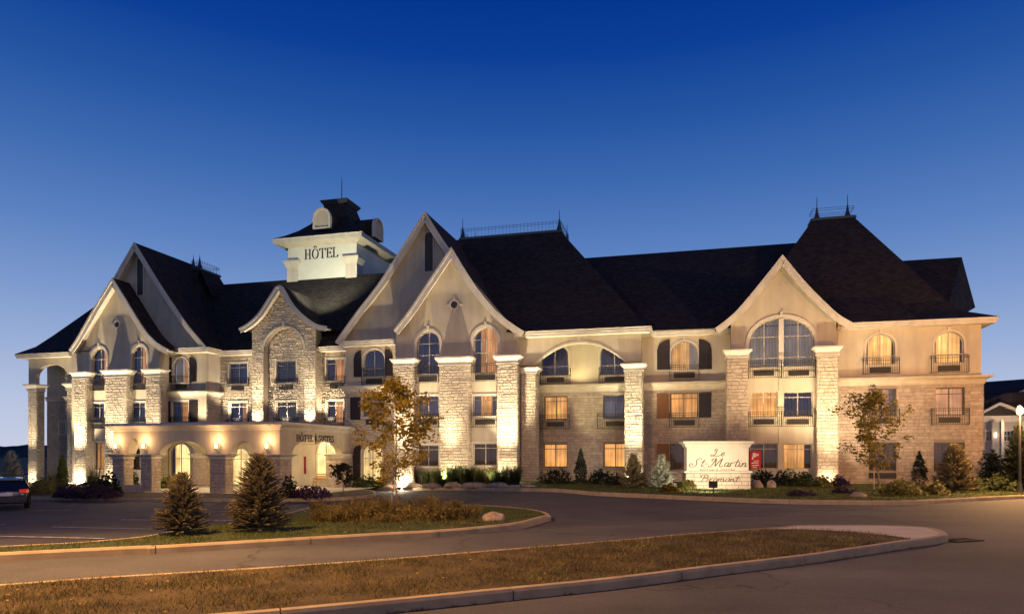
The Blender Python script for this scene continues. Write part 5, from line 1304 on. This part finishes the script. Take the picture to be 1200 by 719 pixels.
dn = gp(1126, 633, 0); root = empty('storm_drain', dn, 'dark storm drain grate in the road at the island tip', 'drain', rz=R(20)); m = MB(); m.ring([(-.42, -.24), (.42, -.24), (.42, .24), (-.42, .24)], [(-.36, -.18), (.36, -.18), (.36, .18), (-.36, .18)], 0, .03)
t = MB(); t.add([(v[0], v[2], v[1]) for v in m.v], m.f); t.build('drain_frame', M['dark'], root)
t = MB(); [t.box(-.36+.09*i, -.33+.09*i, -.18, .18, .006, .026) for i in range(9)]; t.build('drain_grate', M['dark'], root)
f = MB(); rr = random.Random(31); pp = cr(g2(i1n), 4)
for _ in range(70):
    i = int(rr.random()**.7*(len(pp)-2)); q = pp[i].lerp(pp[i+1], rr.random()); q = Vector((q.x, q.y-.02, 0)); n_ = rr.randint(5, 16); W_ = rr.uniform(.02, .09)
    for _ in range(n_):
        a = q+Vector((rr.gauss(0, W_), rr.uniform(-.02, .02), .006)); h = rr.uniform(.015, .06); sd = Vector((rr.uniform(-1, 1), rr.uniform(-1, 1), 0)).normalized()*.004
        f.add([a-sd, a+sd, a+Vector((rr.gauss(0, .02), rr.gauss(0, .02), h))], [(0, 1, 2)])
o = f.build('kerb_weeds', M['grass_dry'], None, fix=False); tag(o, 'small dry weeds along the foot of the near kerb', None, None, 'stuff')
# ------------------------------------------------------------------ monument sign
SCR = {
 'L': (.95, [[(.30, .62), (.22, .72), (.30, .86), (.48, .82), (.44, .62), (.40, .30), (.28, .04), (.08, -.04), (-.06, .06), (.02, .18), (.22, .12), (.50, -.02), (.78, .02), (.98, .16)]]),
 'e': (.40, [[(.06, .22), (.24, .26), (.34, .38), (.24, .46), (.10, .34), (.08, .14), (.20, .01), (.42, .14)]]),
 'S': (.92, [[(.98, .80), (.84, .92), (.62, .84), (.52, .66), (.58, .46), (.62, .24), (.48, .02), (.22, -.04), (.02, .08), (.0, .26), (.14, .36), (.26, .26), (.20, .14)]]),
 't': (.34, [[(.26, .80), (.18, .40), (.12, .12), (.20, .0), (.36, .12)], [(-.02, .52), (.20, .54), (.44, .56)]]),
 '-': (.34, [[(.0, .30), (.16, .33), (.34, .32)]]),
 'M': (1.35, [[(.0, .10), (.06, -.02), (.20, .02), (.34, .34), (.50, .84), (.52, .92)], [(.52, .92), (.56, .50), (.60, .06), (.80, .46), (1.08, .94)], [(1.08, .94), (1.02, .50), (1.0, .10), (1.12, -.02), (1.30, .12)], [(.52, .92), (.30, .88), (.16, .74), (.22, .62)]]),
 'a': (.44, [[(.38, .42), (.24, .46), (.08, .32), (.06, .10), (.18, .01), (.32, .16), (.40, .42)], [(.40, .42), (.34, .14), (.40, .01), (.52, .12)]]),
 'r': (.36, [[(.06, .46), (.08, .22), (.04, .0)], [(.07, .24), (.18, .42), (.30, .46), (.36, .38)]]),
 'i': (.24, [[(.08, .44), (.06, .14), (.12, .01), (.26, .12)], [(.13, .62), (.15, .67)]]),
 'n': (.48, [[(.04, .44), (.06, .20), (.02, .0)], [(.06, .22), (.22, .42), (.34, .38), (.32, .12), (.38, .01), (.50, .12)]]),
 'B': (.98, [[(.46, .86), (.38, .50), (.26, .10), (.08, -.04), (-.04, .08)], [(.16, .60), (.06, .76), (.24, .92), (.60, .94), (.80, .80), (.70, .58), (.44, .50)], [(.44, .50), (.78, .46), (.86, .24), (.66, .02), (.40, .0), (.22, .10)]]),
 'o': (.42, [[(.24, .46), (.09, .36), (.05, .16), (.16, .0), (.32, .08), (.38, .28), (.33, .42), (.24, .46)]]),
 'm': (.72, [[(.04, .44), (.06, .20), (.02, .0)], [(.06, .22), (.20, .42), (.30, .38), (.28, .02)], [(.30, .22), (.44, .42), (.56, .38), (.54, .12), (.60, .01), (.72, .12)]]),
}
sb = gb(839, 572.5); sroot = empty('monument_sign', sb, 'cream monument sign with brown script lettering on the lawn, floodlit', 'sign', rz=-R(2))
S_ = sb.y; k = lambda p: wpx(p, S_); zz = lambda y: hpx(y, S_)-sb.z
Ms = mat('sign_stucco', (.68, .63, .54), .85, var=.05, vscale=2, bump=.25, bscale=70, bdist=.01); Mst = M['stone']
m = MB(); hw1, hw2 = k(35.5), k(38); m.box(-hw1, hw1, -.32, .32, zz(552), zz(521)); m.build('sign_panel', Ms, sroot)
m = MB(); m.box(-hw2+.04, hw2-.04, -.42, .42, -.2, zz(552)-.05); base_o = m.build('sign_base', M['mortar'], sroot)
m = MB(); Msp = mat('sign_stone', (.60, .54, .45), .9, var=.08, vscale=5, island=.07, bump=.5, bscale=25)
stones(m, -hw2+.04, hw2-.04, 0, zz(552)-.06, lambda a, z, o: (a, -.42-o, z), ch=.2, ln=.5, prot=.015); stones(m, -.42, .42, 0, zz(552)-.06, lambda a, z, o: (hw2-.04+o, a, z), ch=.2, prot=.02)
m.build('stone_facing', Msp, base_o, fix=False)
m = MB(); m.sweep([(-hw1, -.32), (hw1, -.32), (hw1, .32), (-hw1, .32)], [(-.05, zz(552)-.06), (.15, zz(552)-.06), (.15, zz(552)+.02), (.03, zz(552)+.06), (-.05, zz(552)+.06)], True); m.build('moulding', Ms, sroot)
zt1, zt0 = zz(516.8), zz(524); m = MB(); m.sweep([(-hw1, -.32), (hw1, -.32), (hw1, .32), (-hw1, .32)], [(-.04, zt0), (.04, zt0), (.08, zt0+.08), (k(3), zt1-.14), (k(5), zt1-.1), (k(5), zt1), (-.04, zt1)], True); m.quad((-hw1, -.32, zt1-.003), (hw1, -.32, zt1-.003), (hw1, .32, zt1-.003), (-hw1, .32, zt1-.003)); m.build('sign_cap', Ms, sroot)
Mletter = mat('sign_letter', (.12, .085, .06), .6)
def centred(word, gl, h, zb, tw, y=-.32, na=.09, nb=.06, gap=.05, shear=.25, x_c=0):
    t = MB(); e = text(word, gl, 0, 0, h, 0, na, nb, t, gap=gap, shear=shear, depth=.012)
    sx_ = tw/e; m = MB(); m.add([(x_c-tw/2+v[0]*sx_, y+v[1]-.002, zb+v[2]) for v in t.v], t.f); m.build('lettering', Mletter, sroot)
centred('Le', SCR, k(9.2), zz(534.0), k(15)); centred('St-Martin', SCR, k(10.5), zz(546.3), k(66))
centred('HÔTEL & SUITES', SER, k(2.0), zz(550.5), k(40), na=.12, nb=.07, gap=.3, shear=0)
centred('Bromont', SCR, k(8.3), zz(563.5), k(45), y=-.445)
# floodlights
def flood(px, py, lab, h=.15, rz=0, aim=None):
    b = gb(px, py, h) if isinstance(px, (int, float)) else px
    root = empty('floodlight', b, lab, 'floodlight', 'ground floodlights', rz); m = MB(); m.tube([(0, 0, 0), (0, 0, .28)], .025, 6); m.box(-.12, .12, -.08, .08, -.02, .02); m.build('stand', M['iron'], root)
    m = MB(); m.prism([[(-.17, .3), (.17, .3), (.17, .56), (-.17, .56)]], -.07, .04); m.box(-.19, .19, .04, .07, .28, .58); m.build('housing', M['iron'], root)
    m = MB(); m.box(-.15, .15, .071, .078, .31, .55); m.build('lens', M['dark'], root)
    return b
WARM = (1.0, .81, .53)
fb = flood(836, 578.5, 'black box floodlight on a stand in front of the sign')
light('SPOT', 'sign_flood', fb+Vector((.0, .1, .55)), 1050, (1, .82, .52), fb+Vector((0.1, 3.6, 1.1)), .06, 110, .8)
for px_, pw_ in ((805, 2600), (925, 4300)): light('SPOT', 'facade_wash', l2w(U(px_, 5), -5, .5), pw_, (1, .78, .45), l2w(U(px_, 5)+.6, 0, 12.5), .08, 84, 1.0)  # added spots carrying the sign floodlight's spill up the right bay
light('SPOT', 'loggia_light', l2w(U(676, 1.0), -1.0, 6.35), 150, (1, .84, .40), l2w(U(676, 1.0)+.3, -.9, 9.5), .08, 155, .6)

# ------------------------------------------------------------------ uplights at the pillars
def up(px, wv, off, power, z=.15, col=WARM, tilt=.12, spot=70, size=.08, g=True, lab=None, blend=.7, ztar=8, dx=0, hi=1.0):
    x = U(px, wv)+dx; y = -wv-off; W = l2w(x, y, z if not g else 0)
    if g: W.z = G(W.x, W.y)+z
    T_ = l2w(x, -wv-off*tilt, ztar)
    if lab:
        light('SPOT', 'pillar_flood', l2w(x, -wv-1.7, .35), power*UM*hi, col, l2w(x, -wv, 7.4), .1, 62, 1.0)
        light('POINT', 'pillar_glow', l2w(x, -wv-.5, W.z+.35), power*.42*max(hi, .4), col, None, .06)
    else: light('SPOT', 'pillar_flood', W+Vector((0, 0, .15)), power*UG, col, T_, size, spot, blend)
    if lab:
        root = empty('ground_floodlight', W, lab, 'floodlight', 'lamps at the pillar feet', -TH); m = MB(); m.lathe([(.1, -.1), (.13, .02), (.13, .1), (.11, .12)], (0, 0, 0), 10); m.build('housing', M['iron'], root)
        m = MB(); m.lathe([(.10, .121), (.02, .13)], (0, 0, 0), 10); m.build('lens', M['bulb'], root)
UP = 1.0; UG = 3.0; UM = 13.0
up(473, wE+.6, .75, 620*UP, lab='glowing ground lamp at the foot of the first bay pillar')
up(531, wE+.6, .75, 900*UP, lab='glowing ground lamp at the foot of the wide bay pillar')
up(594, wE+.6, .75, 800*UP, lab='glowing ground lamp at the foot of the third bay pillar')
up(93, wE2+.6, .8, 800*UP, lab='glowing ground lamp at the left bay first pillar')
up(136, wE2+.6, .8, 650*UP, lab='glowing ground lamp at the left bay wide pillar')
up(179, wE2+.6, .8, 500*UP, lab='glowing ground lamp behind the canopy')
up(38, wD+.1, .8, 520*UP, hi=.5, lab='glowing ground lamp at the left end pillar')
up(970, wB+.45, .7, 420*UP, hi=.22, lab='glowing ground lamp at the right bay pillar')
up(742, wD+.1, 1.2, 420*UP, col=(1, .93, .66), lab='glowing ground lamp behind the green spruce')
up(1002, 0, .8, 60)
light('SPOT', 'facade_wash', l2w(U(690, 6), -6, .5), 2000, (1, .88, .45), l2w(U(688, 0), 0, 8.0), .12, 62, .8)
zr = zcT+.1
for px in (302, 363):
    light('SPOT', 'tower_wall_flood', l2w(U(px, wT), -wT-1.5, zr+.15), 2600, WARM, l2w(U(px, wT), -wT, 8.2), .08, 50, 1.0)
    light('SPOT', 'tower_wall_glow', l2w(U(px, wT), -wT-.6, zr+.1), 700, WARM, l2w(U(px, wT), -wT, 6), .06, 100, 1.0)
for px in (279, 390): up(px, wG, .6, 420, z=zr, g=False, spot=90)
up(336, wT-.55, .4, 330, z=zr, g=False, spot=100)
up(248, wF-.8, 2.6, 260, z=zr, g=False, spot=100)
# added wide spots without fixtures, brightening gables, eaves and the right wing
for px, wv, pw in ((500, 9, 110), (565, 9, 110), (996, 5, 340), (1110, 8, 380), (440, 8, 120)):
    if pw:
        P_ = l2w(U(px, wv), -wv, 0); light('SPOT', 'facade_wash', P_+Vector((0, 0, .5)), pw*7, (1, .78, .5), l2w(U(px, wv), 0, 9), .12, 95, .7)
# tower flood on the roof
light('SPOT', 'tower_flood', l2w(U(372, 1), -1.2, cz_-3.2), 3600, (1, .96, .66), l2w((tx0+tx1)/2, ty0, tz1-.6), .15, 95, .6)
# canopy lanterns and ceiling lamps
for k, px in enumerate((138.5, 171, 256, 315)):
    x = sx(px); z = Z(px, 523, wCp); W = l2w(x, YF-.22, z)
    root = empty('wall_lantern', W, ['glowing wall lantern at the left end of the canopy', 'glowing wall lantern between the small and wide canopy arches', 'glowing wall lantern between the wide and third canopy arches', 'glowing wall lantern above the canopy corner pillar'][k], 'lantern', 'lanterns on the canopy front', -TH)
    m = MB(); m.tube([(0, .2, .28), (0, 0, .34)], .015, 5)
    m.lathe([(.02, .30), (.05, .24), (.11, .21), (.0, .2)], (0, 0, 0), 8)
    for a in range(4): q = a*math.pi/2+.785; m.tube([(.1*math.cos(q), .1*math.sin(q), -.12), (.13*math.cos(q), .13*math.sin(q), .2)], .008, 4)
    m.lathe([(.0, -.2), (.06, -.15), (.1, -.12), (.0, -.11)], (0, 0, 0), 8); m.build('lantern_cage', M['iron'], root)
    m = MB(); m.lathe([(.04, -.1), (.07, -.04), (.07, .1), (.03, .17)], (0, 0, 0), 8); m.build('lantern_glass', M['bulb'], root)
    light('POINT', 'lantern_light', l2w(x, YF-.40, z+.36), 70, (1, .58, .26), size=.05)
for px, dy in ((165, 3.2), (225, 3.2), (285, 3.2)):
    light('POINT', 'canopy_downlight', l2w(sx(px), YF+dy, zcap+.85), 330, (1, .72, .38), size=.12)
light('POINT', 'canopy_downlight', l2w(U(380, 1.5), -wF-1.8, 2.6), 300, (1, .72, .38), size=.12)

# ------------------------------------------------------------------ entrance furniture
bw = l2w(U(379, wF+1), -wF-1.0, 0); bw.z = G(bw.x, bw.y)+.17
root = empty('bench', bw, 'light wooden bench by the yellow arched window', 'bench', rz=-TH); m = MB()
for y in (-.2, -.05, .1): m.box(-.75, .75, y, y+.12, .42, .46)
m.build('seat', M['wood'], root); m = MB()
for z in (.56, .7, .84): m.box(-.75, .75, .24, .28, z, z+.1)
m.build('backrest', M['wood'], root)
for x in (-.68, .68):
    m = MB(); m.box(x-.03, x+.03, -.2, -.14, 0, .62); m.box(x-.03, x+.03, .2, .235, 0, .9); m.box(x-.03, x+.03, -.2, .24, .62, .66); m.build('leg', M['wood'], root)
pw_ = l2w(U(392, wF+1), -wF-1.1, 0); pw_.z = G(pw_.x, pw_.y)+.17; root = empty('planter', pw_, 'pale stone urn planter beside the wooden bench', 'planter'); m = MB(); m.lathe([(.2, 0), (.22, .06), (.15, .14), (.28, .45), (.34, .62), (.36, .68), (.3, .68), (.28, .6)], (0, 0, 0), 14); m.build('urn', M['concrete'], root, smooth=True)
m = MB(); rr = random.Random(4)
for _ in range(60): leaves(m, Vector((rr.gauss(0, .14), rr.gauss(0, .14), .75+rr.gauss(0, .08))), .05, 3, .06, rr)
m.build('plant', M['shrub'], root, fix=False)
Mred = mat('red_cloth', (.18, .022, .022), .8, var=.2, vscale=4)
bn = l2w(U(357, wG+.42), -wG-.37, .45); m = MB(); m.box(-.09, .09, -.02, 0, 0, 1.25); m.tube([(-.13, -.01, 1.26), (.13, -.01, 1.26)], .014, 5)
o = m.build('hanging_banner', Mred, None); o.location = bn; o.rotation_euler = (0, 0, -TH); tag(o, 'narrow dark red banner hanging on the entrance wall', 'banner')
# red banner before the unlit bay window
fb = l2w(U(885, wB+.3), -wB-.35, 0); fb.z = .15; root = empty('red_banner', fb, 'upright red banner with white markings right of the sign', 'banner', rz=-TH)
m = MB(); bx0, bx1 = -.31, .31; z0, z1 = hpx(548.5, fb.y)-.15, hpx(528, fb.y)-.15; m.box(bx0, bx1, -.01, .01, z0, z1); m.build('banner_cloth', mat('red_fabric', (.55, .035, .03), .7), root)
m = MB()
for (a, b, c, d) in ((-.16, .04, .62, .9), (-.02, .2, .70, .84), (-.2, -.1, .5, .68), (-.1, .22, .40, .46), (-.22, .2, .28, .36), (-.2, .22, .14, .22), (-.16, .1, .04, .1)):
    H_ = z1-z0; m.prism([[(a, z0+c*H_), (b, z0+c*H_+.03), (b-.03, z0+d*H_), (a+.02, z0+d*H_-.02)]], -.016, -.0105)
m.build('banner_print', mat('white_print', (.8, .72, .7), .7), root)
m = MB(); m.tube([(bx0-.02, 0, 0), (bx0-.02, 0, z1+.05)], .015, 6); m.tube([(bx1+.02, 0, 0), (bx1+.02, 0, z1+.05)], .015, 6); m.build('poles', M['iron'], root)

# ------------------------------------------------------------------ parked car (rear three-quarter, cut by the frame)
cb = gp(7, 597, 0); root = empty('parked_car', cb, 'dark hatchback with red tail lights parked at the left edge', 'car', rz=R(34)); root.scale = (.94, .94, .94)
Mp = mat('car_paint', (.012, .014, .022), .22, spec=.6); Mp.node_tree.nodes['Principled BSDF'].inputs['Coat Weight'].default_value = .8
Mg = mat('car_glass', (.01, .02, .03), .06, spec=.8); Mt = mat('tyre', (.012, .012, .012), .85); Mrim = mat('rim', (.3, .3, .32), .35, metal=.8)
# rear of the car at y=0, car runs towards -y... x across; sections along the length
cs = [(-.02, .50, .78, .50, .60), (.04, .30, 1.0, .80, .70), (.35, .26, 1.05, .84, .72), (.9, .25, 1.03, .86, .72), (2.0, .24, .98, .87, .72), (3.0, .24, .95, .87, .72), (3.6, .26, .88, .84, .70), (4.05, .34, .74, .74, .62), (4.15, .42, .62, .6, .5)]
m = MB(); rings = []
for y, z0, z1, wl, wt in cs:
    rings.append([(-wl*.93, y, z0), (-wl, y, z0+.12), (-wl, y, (z0+z1)/2+.05), (-wl*.95, y, z1-.06), (-wl*.86, y, z1), (0, y, z1+.02), (wl*.86, y, z1), (wl*.95, y, z1-.06), (wl, y, (z0+z1)/2+.05), (wl, y, z0+.12), (wl*.93, y, z0), (0, y, z0)])
vs = [p for r in rings for p in r]; n = 12; fs = [(i*n+k, i*n+(k+1) % n, (i+1)*n+(k+1) % n, (i+1)*n+k) for i in range(len(rings)-1) for k in range(n)]+[tuple(range(n)), tuple(range((len(rings)-1)*n, len(rings)*n))]
m.add(vs, fs); body = m.build('body', Mp, root, smooth=True)
def cabin(s, dz, name, mt, parent, y0=.12, zl=.98):
    m = MB(); pr = [(y0, zl, .80), (.42, 1.36, .64), (.8, 1.44, .62), (1.9, 1.45, .63), (2.35, 1.34, .64), (3.05, .96, .78)]
    rr_ = [[(-w_*s, y, z+dz), (-w_*s*.9, y, z+dz+.03), (0, y, z+dz+.045), (w_*s*.9, y, z+dz+.03), (w_*s, y, z+dz)] for y, z, w_ in pr]
    vs = [p for r in rr_ for p in r]; lo = [[(-.83*s, y, .93), (.83*s, y, .93)] for y, z, w_ in pr]; nn = len(vs); vs += [p for r in lo for p in r]
    fs = [(i*5+k, i*5+k+1, (i+1)*5+k+1, (i+1)*5+k) for i in range(5) for k in range(4)]
    for i in range(5): fs += [(i*5, (i+1)*5, nn+(i+1)*2, nn+i*2), (i*5+4, nn+i*2+1, nn+(i+1)*2+1, (i+1)*5+4)]
    fs += [(0, nn, nn+1, 4, 3, 2, 1), (25, 26, 27, 28, 29, nn+11, nn+10)]
    m.add(vs, fs); return m.build(name, mt, parent, smooth=False)
cabin(1.0, 0, 'windows', Mg, root)
m = MB(); pr = [(.40, 1.375, .645), (.8, 1.455, .625), (1.9, 1.465, .635), (2.33, 1.36, .645)]
for (ya, za, wa), (yb, zb2, wb) in zip(pr, pr[1:]): m.add([(-wa, ya, za), (-wa*.5, ya, za+.045), (wa*.5, ya, za+.045), (wa, ya, za), (-wb, yb, zb2), (-wb*.5, yb, zb2+.045), (wb*.5, yb, zb2+.045), (wb, yb, zb2)], [(0, 1, 5, 4), (1, 2, 6, 5), (2, 3, 7, 6)])
for s_ in (-1, 1):
    for (ya, za, wa), (yb, zb2, wb) in (((.42, 1.37, .66), (.10, .99, .83)), ((2.33, 1.35, .66), (3.02, .97, .80)), ((1.35, 1.44, .65), (1.42, .97, .85)), ((.75, 1.42, .65), (.42, 1.0, .85))): m.tube([(s_*wa, ya, za), (s_*wb, yb, zb2)], .035, 4)
m.box(-.55, .55, .30, .44, 1.37, 1.42); m.build('roof', Mp, root)
for s_ in (-1, 1):
    for y in (.72, 3.25):
        m = MB(); c = [(math.cos(a), math.sin(a)) for a in [2*math.pi*i/20 for i in range(20)]]
        m.add([(s_*.68, y+.31*a, .31+.31*b) for a, b in c]+[(s_*.90, y+.31*a, .31+.31*b) for a, b in c], [(i, (i+1) % 20, 20+(i+1) % 20, 20+i) for i in range(20)]+[tuple(range(20)), tuple(range(20, 40))]); wo = m.build('wheel', Mt, root)
        m = MB(); m.add([(s_*.905, y+.2*a, .31+.2*b) for a, b in c]+[(s_*.885, y, .31)], [(i, (i+1) % 20, 20) for i in range(20)]); m.build('rim', Mrim, wo)
Mtail = mat('tail_light', (.5, .02, .015), .2, emit=(1, .05, .03), es=.35)
for s_ in (-1, 1):
    m = MB(); m.add([(s_*.80, .0, .80), (s_*.52, -.03, .80), (s_*.50, .0, .95), (s_*.80, .05, .97), (s_*.885, .22, .82), (s_*.86, .26, .96)], [(0, 1, 2, 3), (0, 3, 5, 4)]); m.build('tail_light', Mtail, root)
m = MB(); m.box(-.26, .26, -.05, -.035, .66, .80); m.build('licence_plate', mat('plate', (.7, .7, .72), .5), root)
m = MB(); m.box(-.78, .78, -.06, .2, .34, .58); m.build('bumper', Mp, root)

# ------------------------------------------------------------------ street lamp, neighbouring house, far hills
lb_ = gb(1195, 577); root = empty('street_lamp', lb_, 'lit orange globe street lamp at the right edge', 'street lamp'); hz_ = hpx(486, lb_.y)-lb_.z
m = MB(); m.lathe([(.16, 0), (.12, .2), (.07, .5), (.045, hz_)], (0, 0, 0), 8); m.build('post', M['iron'], root)
m = MB(); m.lathe([(.06, hz_), (.12, hz_+.06), (.145, hz_+.2), (.1, hz_+.34), (.04, hz_+.42), (.0, hz_+.45)], (0, 0, 0), 12); m.build('lamp_globe', M['lamp_glass'], root, smooth=True)
light('POINT', 'street_lamp_light', lb_+Vector((-.0, -.3, hz_+.3)), 5000, SODIUM, size=.2)
hs = 62; hx = (1150-600)/F*hs
root = empty('neighbour_house', (hx, hs, 0), 'white sided house with dark gabled roofs right of the hotel', 'house', rz=R(-8))
hz = lambda y: hpx(y, hs)
Mw = brickmat('siding', (.52, .49, .46), (.5, .47, .44), (.3, .28, .26), 30, .16, .012, .8, .5, (R(90), 0, 0)); k = lambda p: p*hs/F
def hbox(x0, x1, y0, y1, z0, z1, mt, name, par=root): m = MB(); m.box(x0, x1, y0, y1, z0, z1); return m.build(name, mt, par)
hbox(k(-2), 14, 0, 10, -.2, hz(478), Mw, 'wall')
m = MB(); m.prism([[(k(-8), hz(484)), (k(60), hz(462)), (k(60), hz(458)), (k(24), hz(461)), (k(-2), hz(472))]], -.3, 10); m.build('roof', M['roof'], root)
hbox(k(16), 16, 3, 12, hz(478), hz(458), mat('brown_siding', (.10, .06, .05), .8), 'upper_wall')
m = MB(); z = hz(440); m.add([(k(13), 2.2, hz(459)), (18, 2.2, hz(456)), (18, 7, z+1), (k(26), 7, z), (18, 12, hz(459)), (k(13), 12, hz(459))], [(0, 1, 2, 3), (3, 2, 4, 5), (0, 3, 5)]); m.build('roof', M['roof'], root)
m = MB(); m.prism([[(k(-6), hz(486.5)), (k(16), hz(475)), (k(44), hz(486.5)), (k(44), hz(483.5)), (k(16), hz(471.5)), (k(-6), hz(483.5))]], -.7, -.35); m.prism([[(k(14), hz(476)), (k(60), hz(452)), (k(60), hz(449)), (k(14), hz(473))]], -.2, .1); m.build('rake_trim', M['trim'], root)
m = MB(); m.prism([[(k(-4), hz(486)), (k(16), hz(476)), (k(42), hz(486))]], -.3, -.05); m.build('gable_panel', M['shutter'], root)
hbox(k(-2), 14, -.25, -.003, hz(494), hz(487), M['trim'], 'band')
for a, b in ((4, 10), (20, 34), (38, 52)):
    m = MB(); x0, x1, z0, z1 = k(a), k(b), hz(516), hz(505); m.ring(arch(x0-.1, x1+.1, z0-.1, z1+.1), arch(x0, x1, z0, z1), -.12, -.002)
    for q in (.25, .5, .75): m.box(x0+(x1-x0)*q-.02, x0+(x1-x0)*q+.02, -.08, -.04, z0, z1)
    m.box(x0, x1, -.08, -.04, (z0+z1)/2-.02, (z0+z1)/2+.02)
    o = m.build('window', M['trim'], root); m = MB(); m.quad((x0, -.03, z0), (x1, -.03, z0), (x1, -.03, z1), (x0, -.03, z1)); m.build('pane', Mg, o)
for a in (12, 36): hbox(k(a), k(a+3), -1.4, -1.1, -.2, hz(494), M['trim'], 'porch_post')
hbox(k(14), k(15), -.2, -.1, hz(512), hz(507), M['bulb'], 'porch_light')
light('POINT', 'house_fill', Vector((hx+k(15), hs-3.0, 4.5)), 300, (1, .7, .42), size=.2)  # fill added ahead of the house to brighten its walls
# wooded ridge on the horizon: one closed terrain strip
bm = bmesh.new(); nX, nY = 160, 10; grid = []
for j in range(nY+1):
    row = []
    for i in range(nX+1):
        x = -700+1400*i/nX; y = 380+130*j/nY; e = math.sin(math.pi*j/nY)
        z = e*(6.5+3.0*noise.noise(Vector((x*.008, 1.3, 0)))+2.2*noise.noise(Vector((x*.06, y*.06, 0)))+1.2*noise.noise(Vector((x*.2, y*.1, 3))))-.5
        row.append(bm.verts.new((x, y, z)))
    grid.append(row)
for j in range(nY):
    for i in range(nX): bm.faces.new((grid[j][i], grid[j][i+1], grid[j+1][i+1], grid[j+1][i]))
me = bpy.data.meshes.new('hills'); bm.to_mesh(me); bm.free(); me.materials.append(mat('far_woods', (.018, .022, .02), .95, var=.4, vscale=.1)); o = bpy.data.objects.new('hills', me); C.objects.link(o); o['kind'] = 'structure'
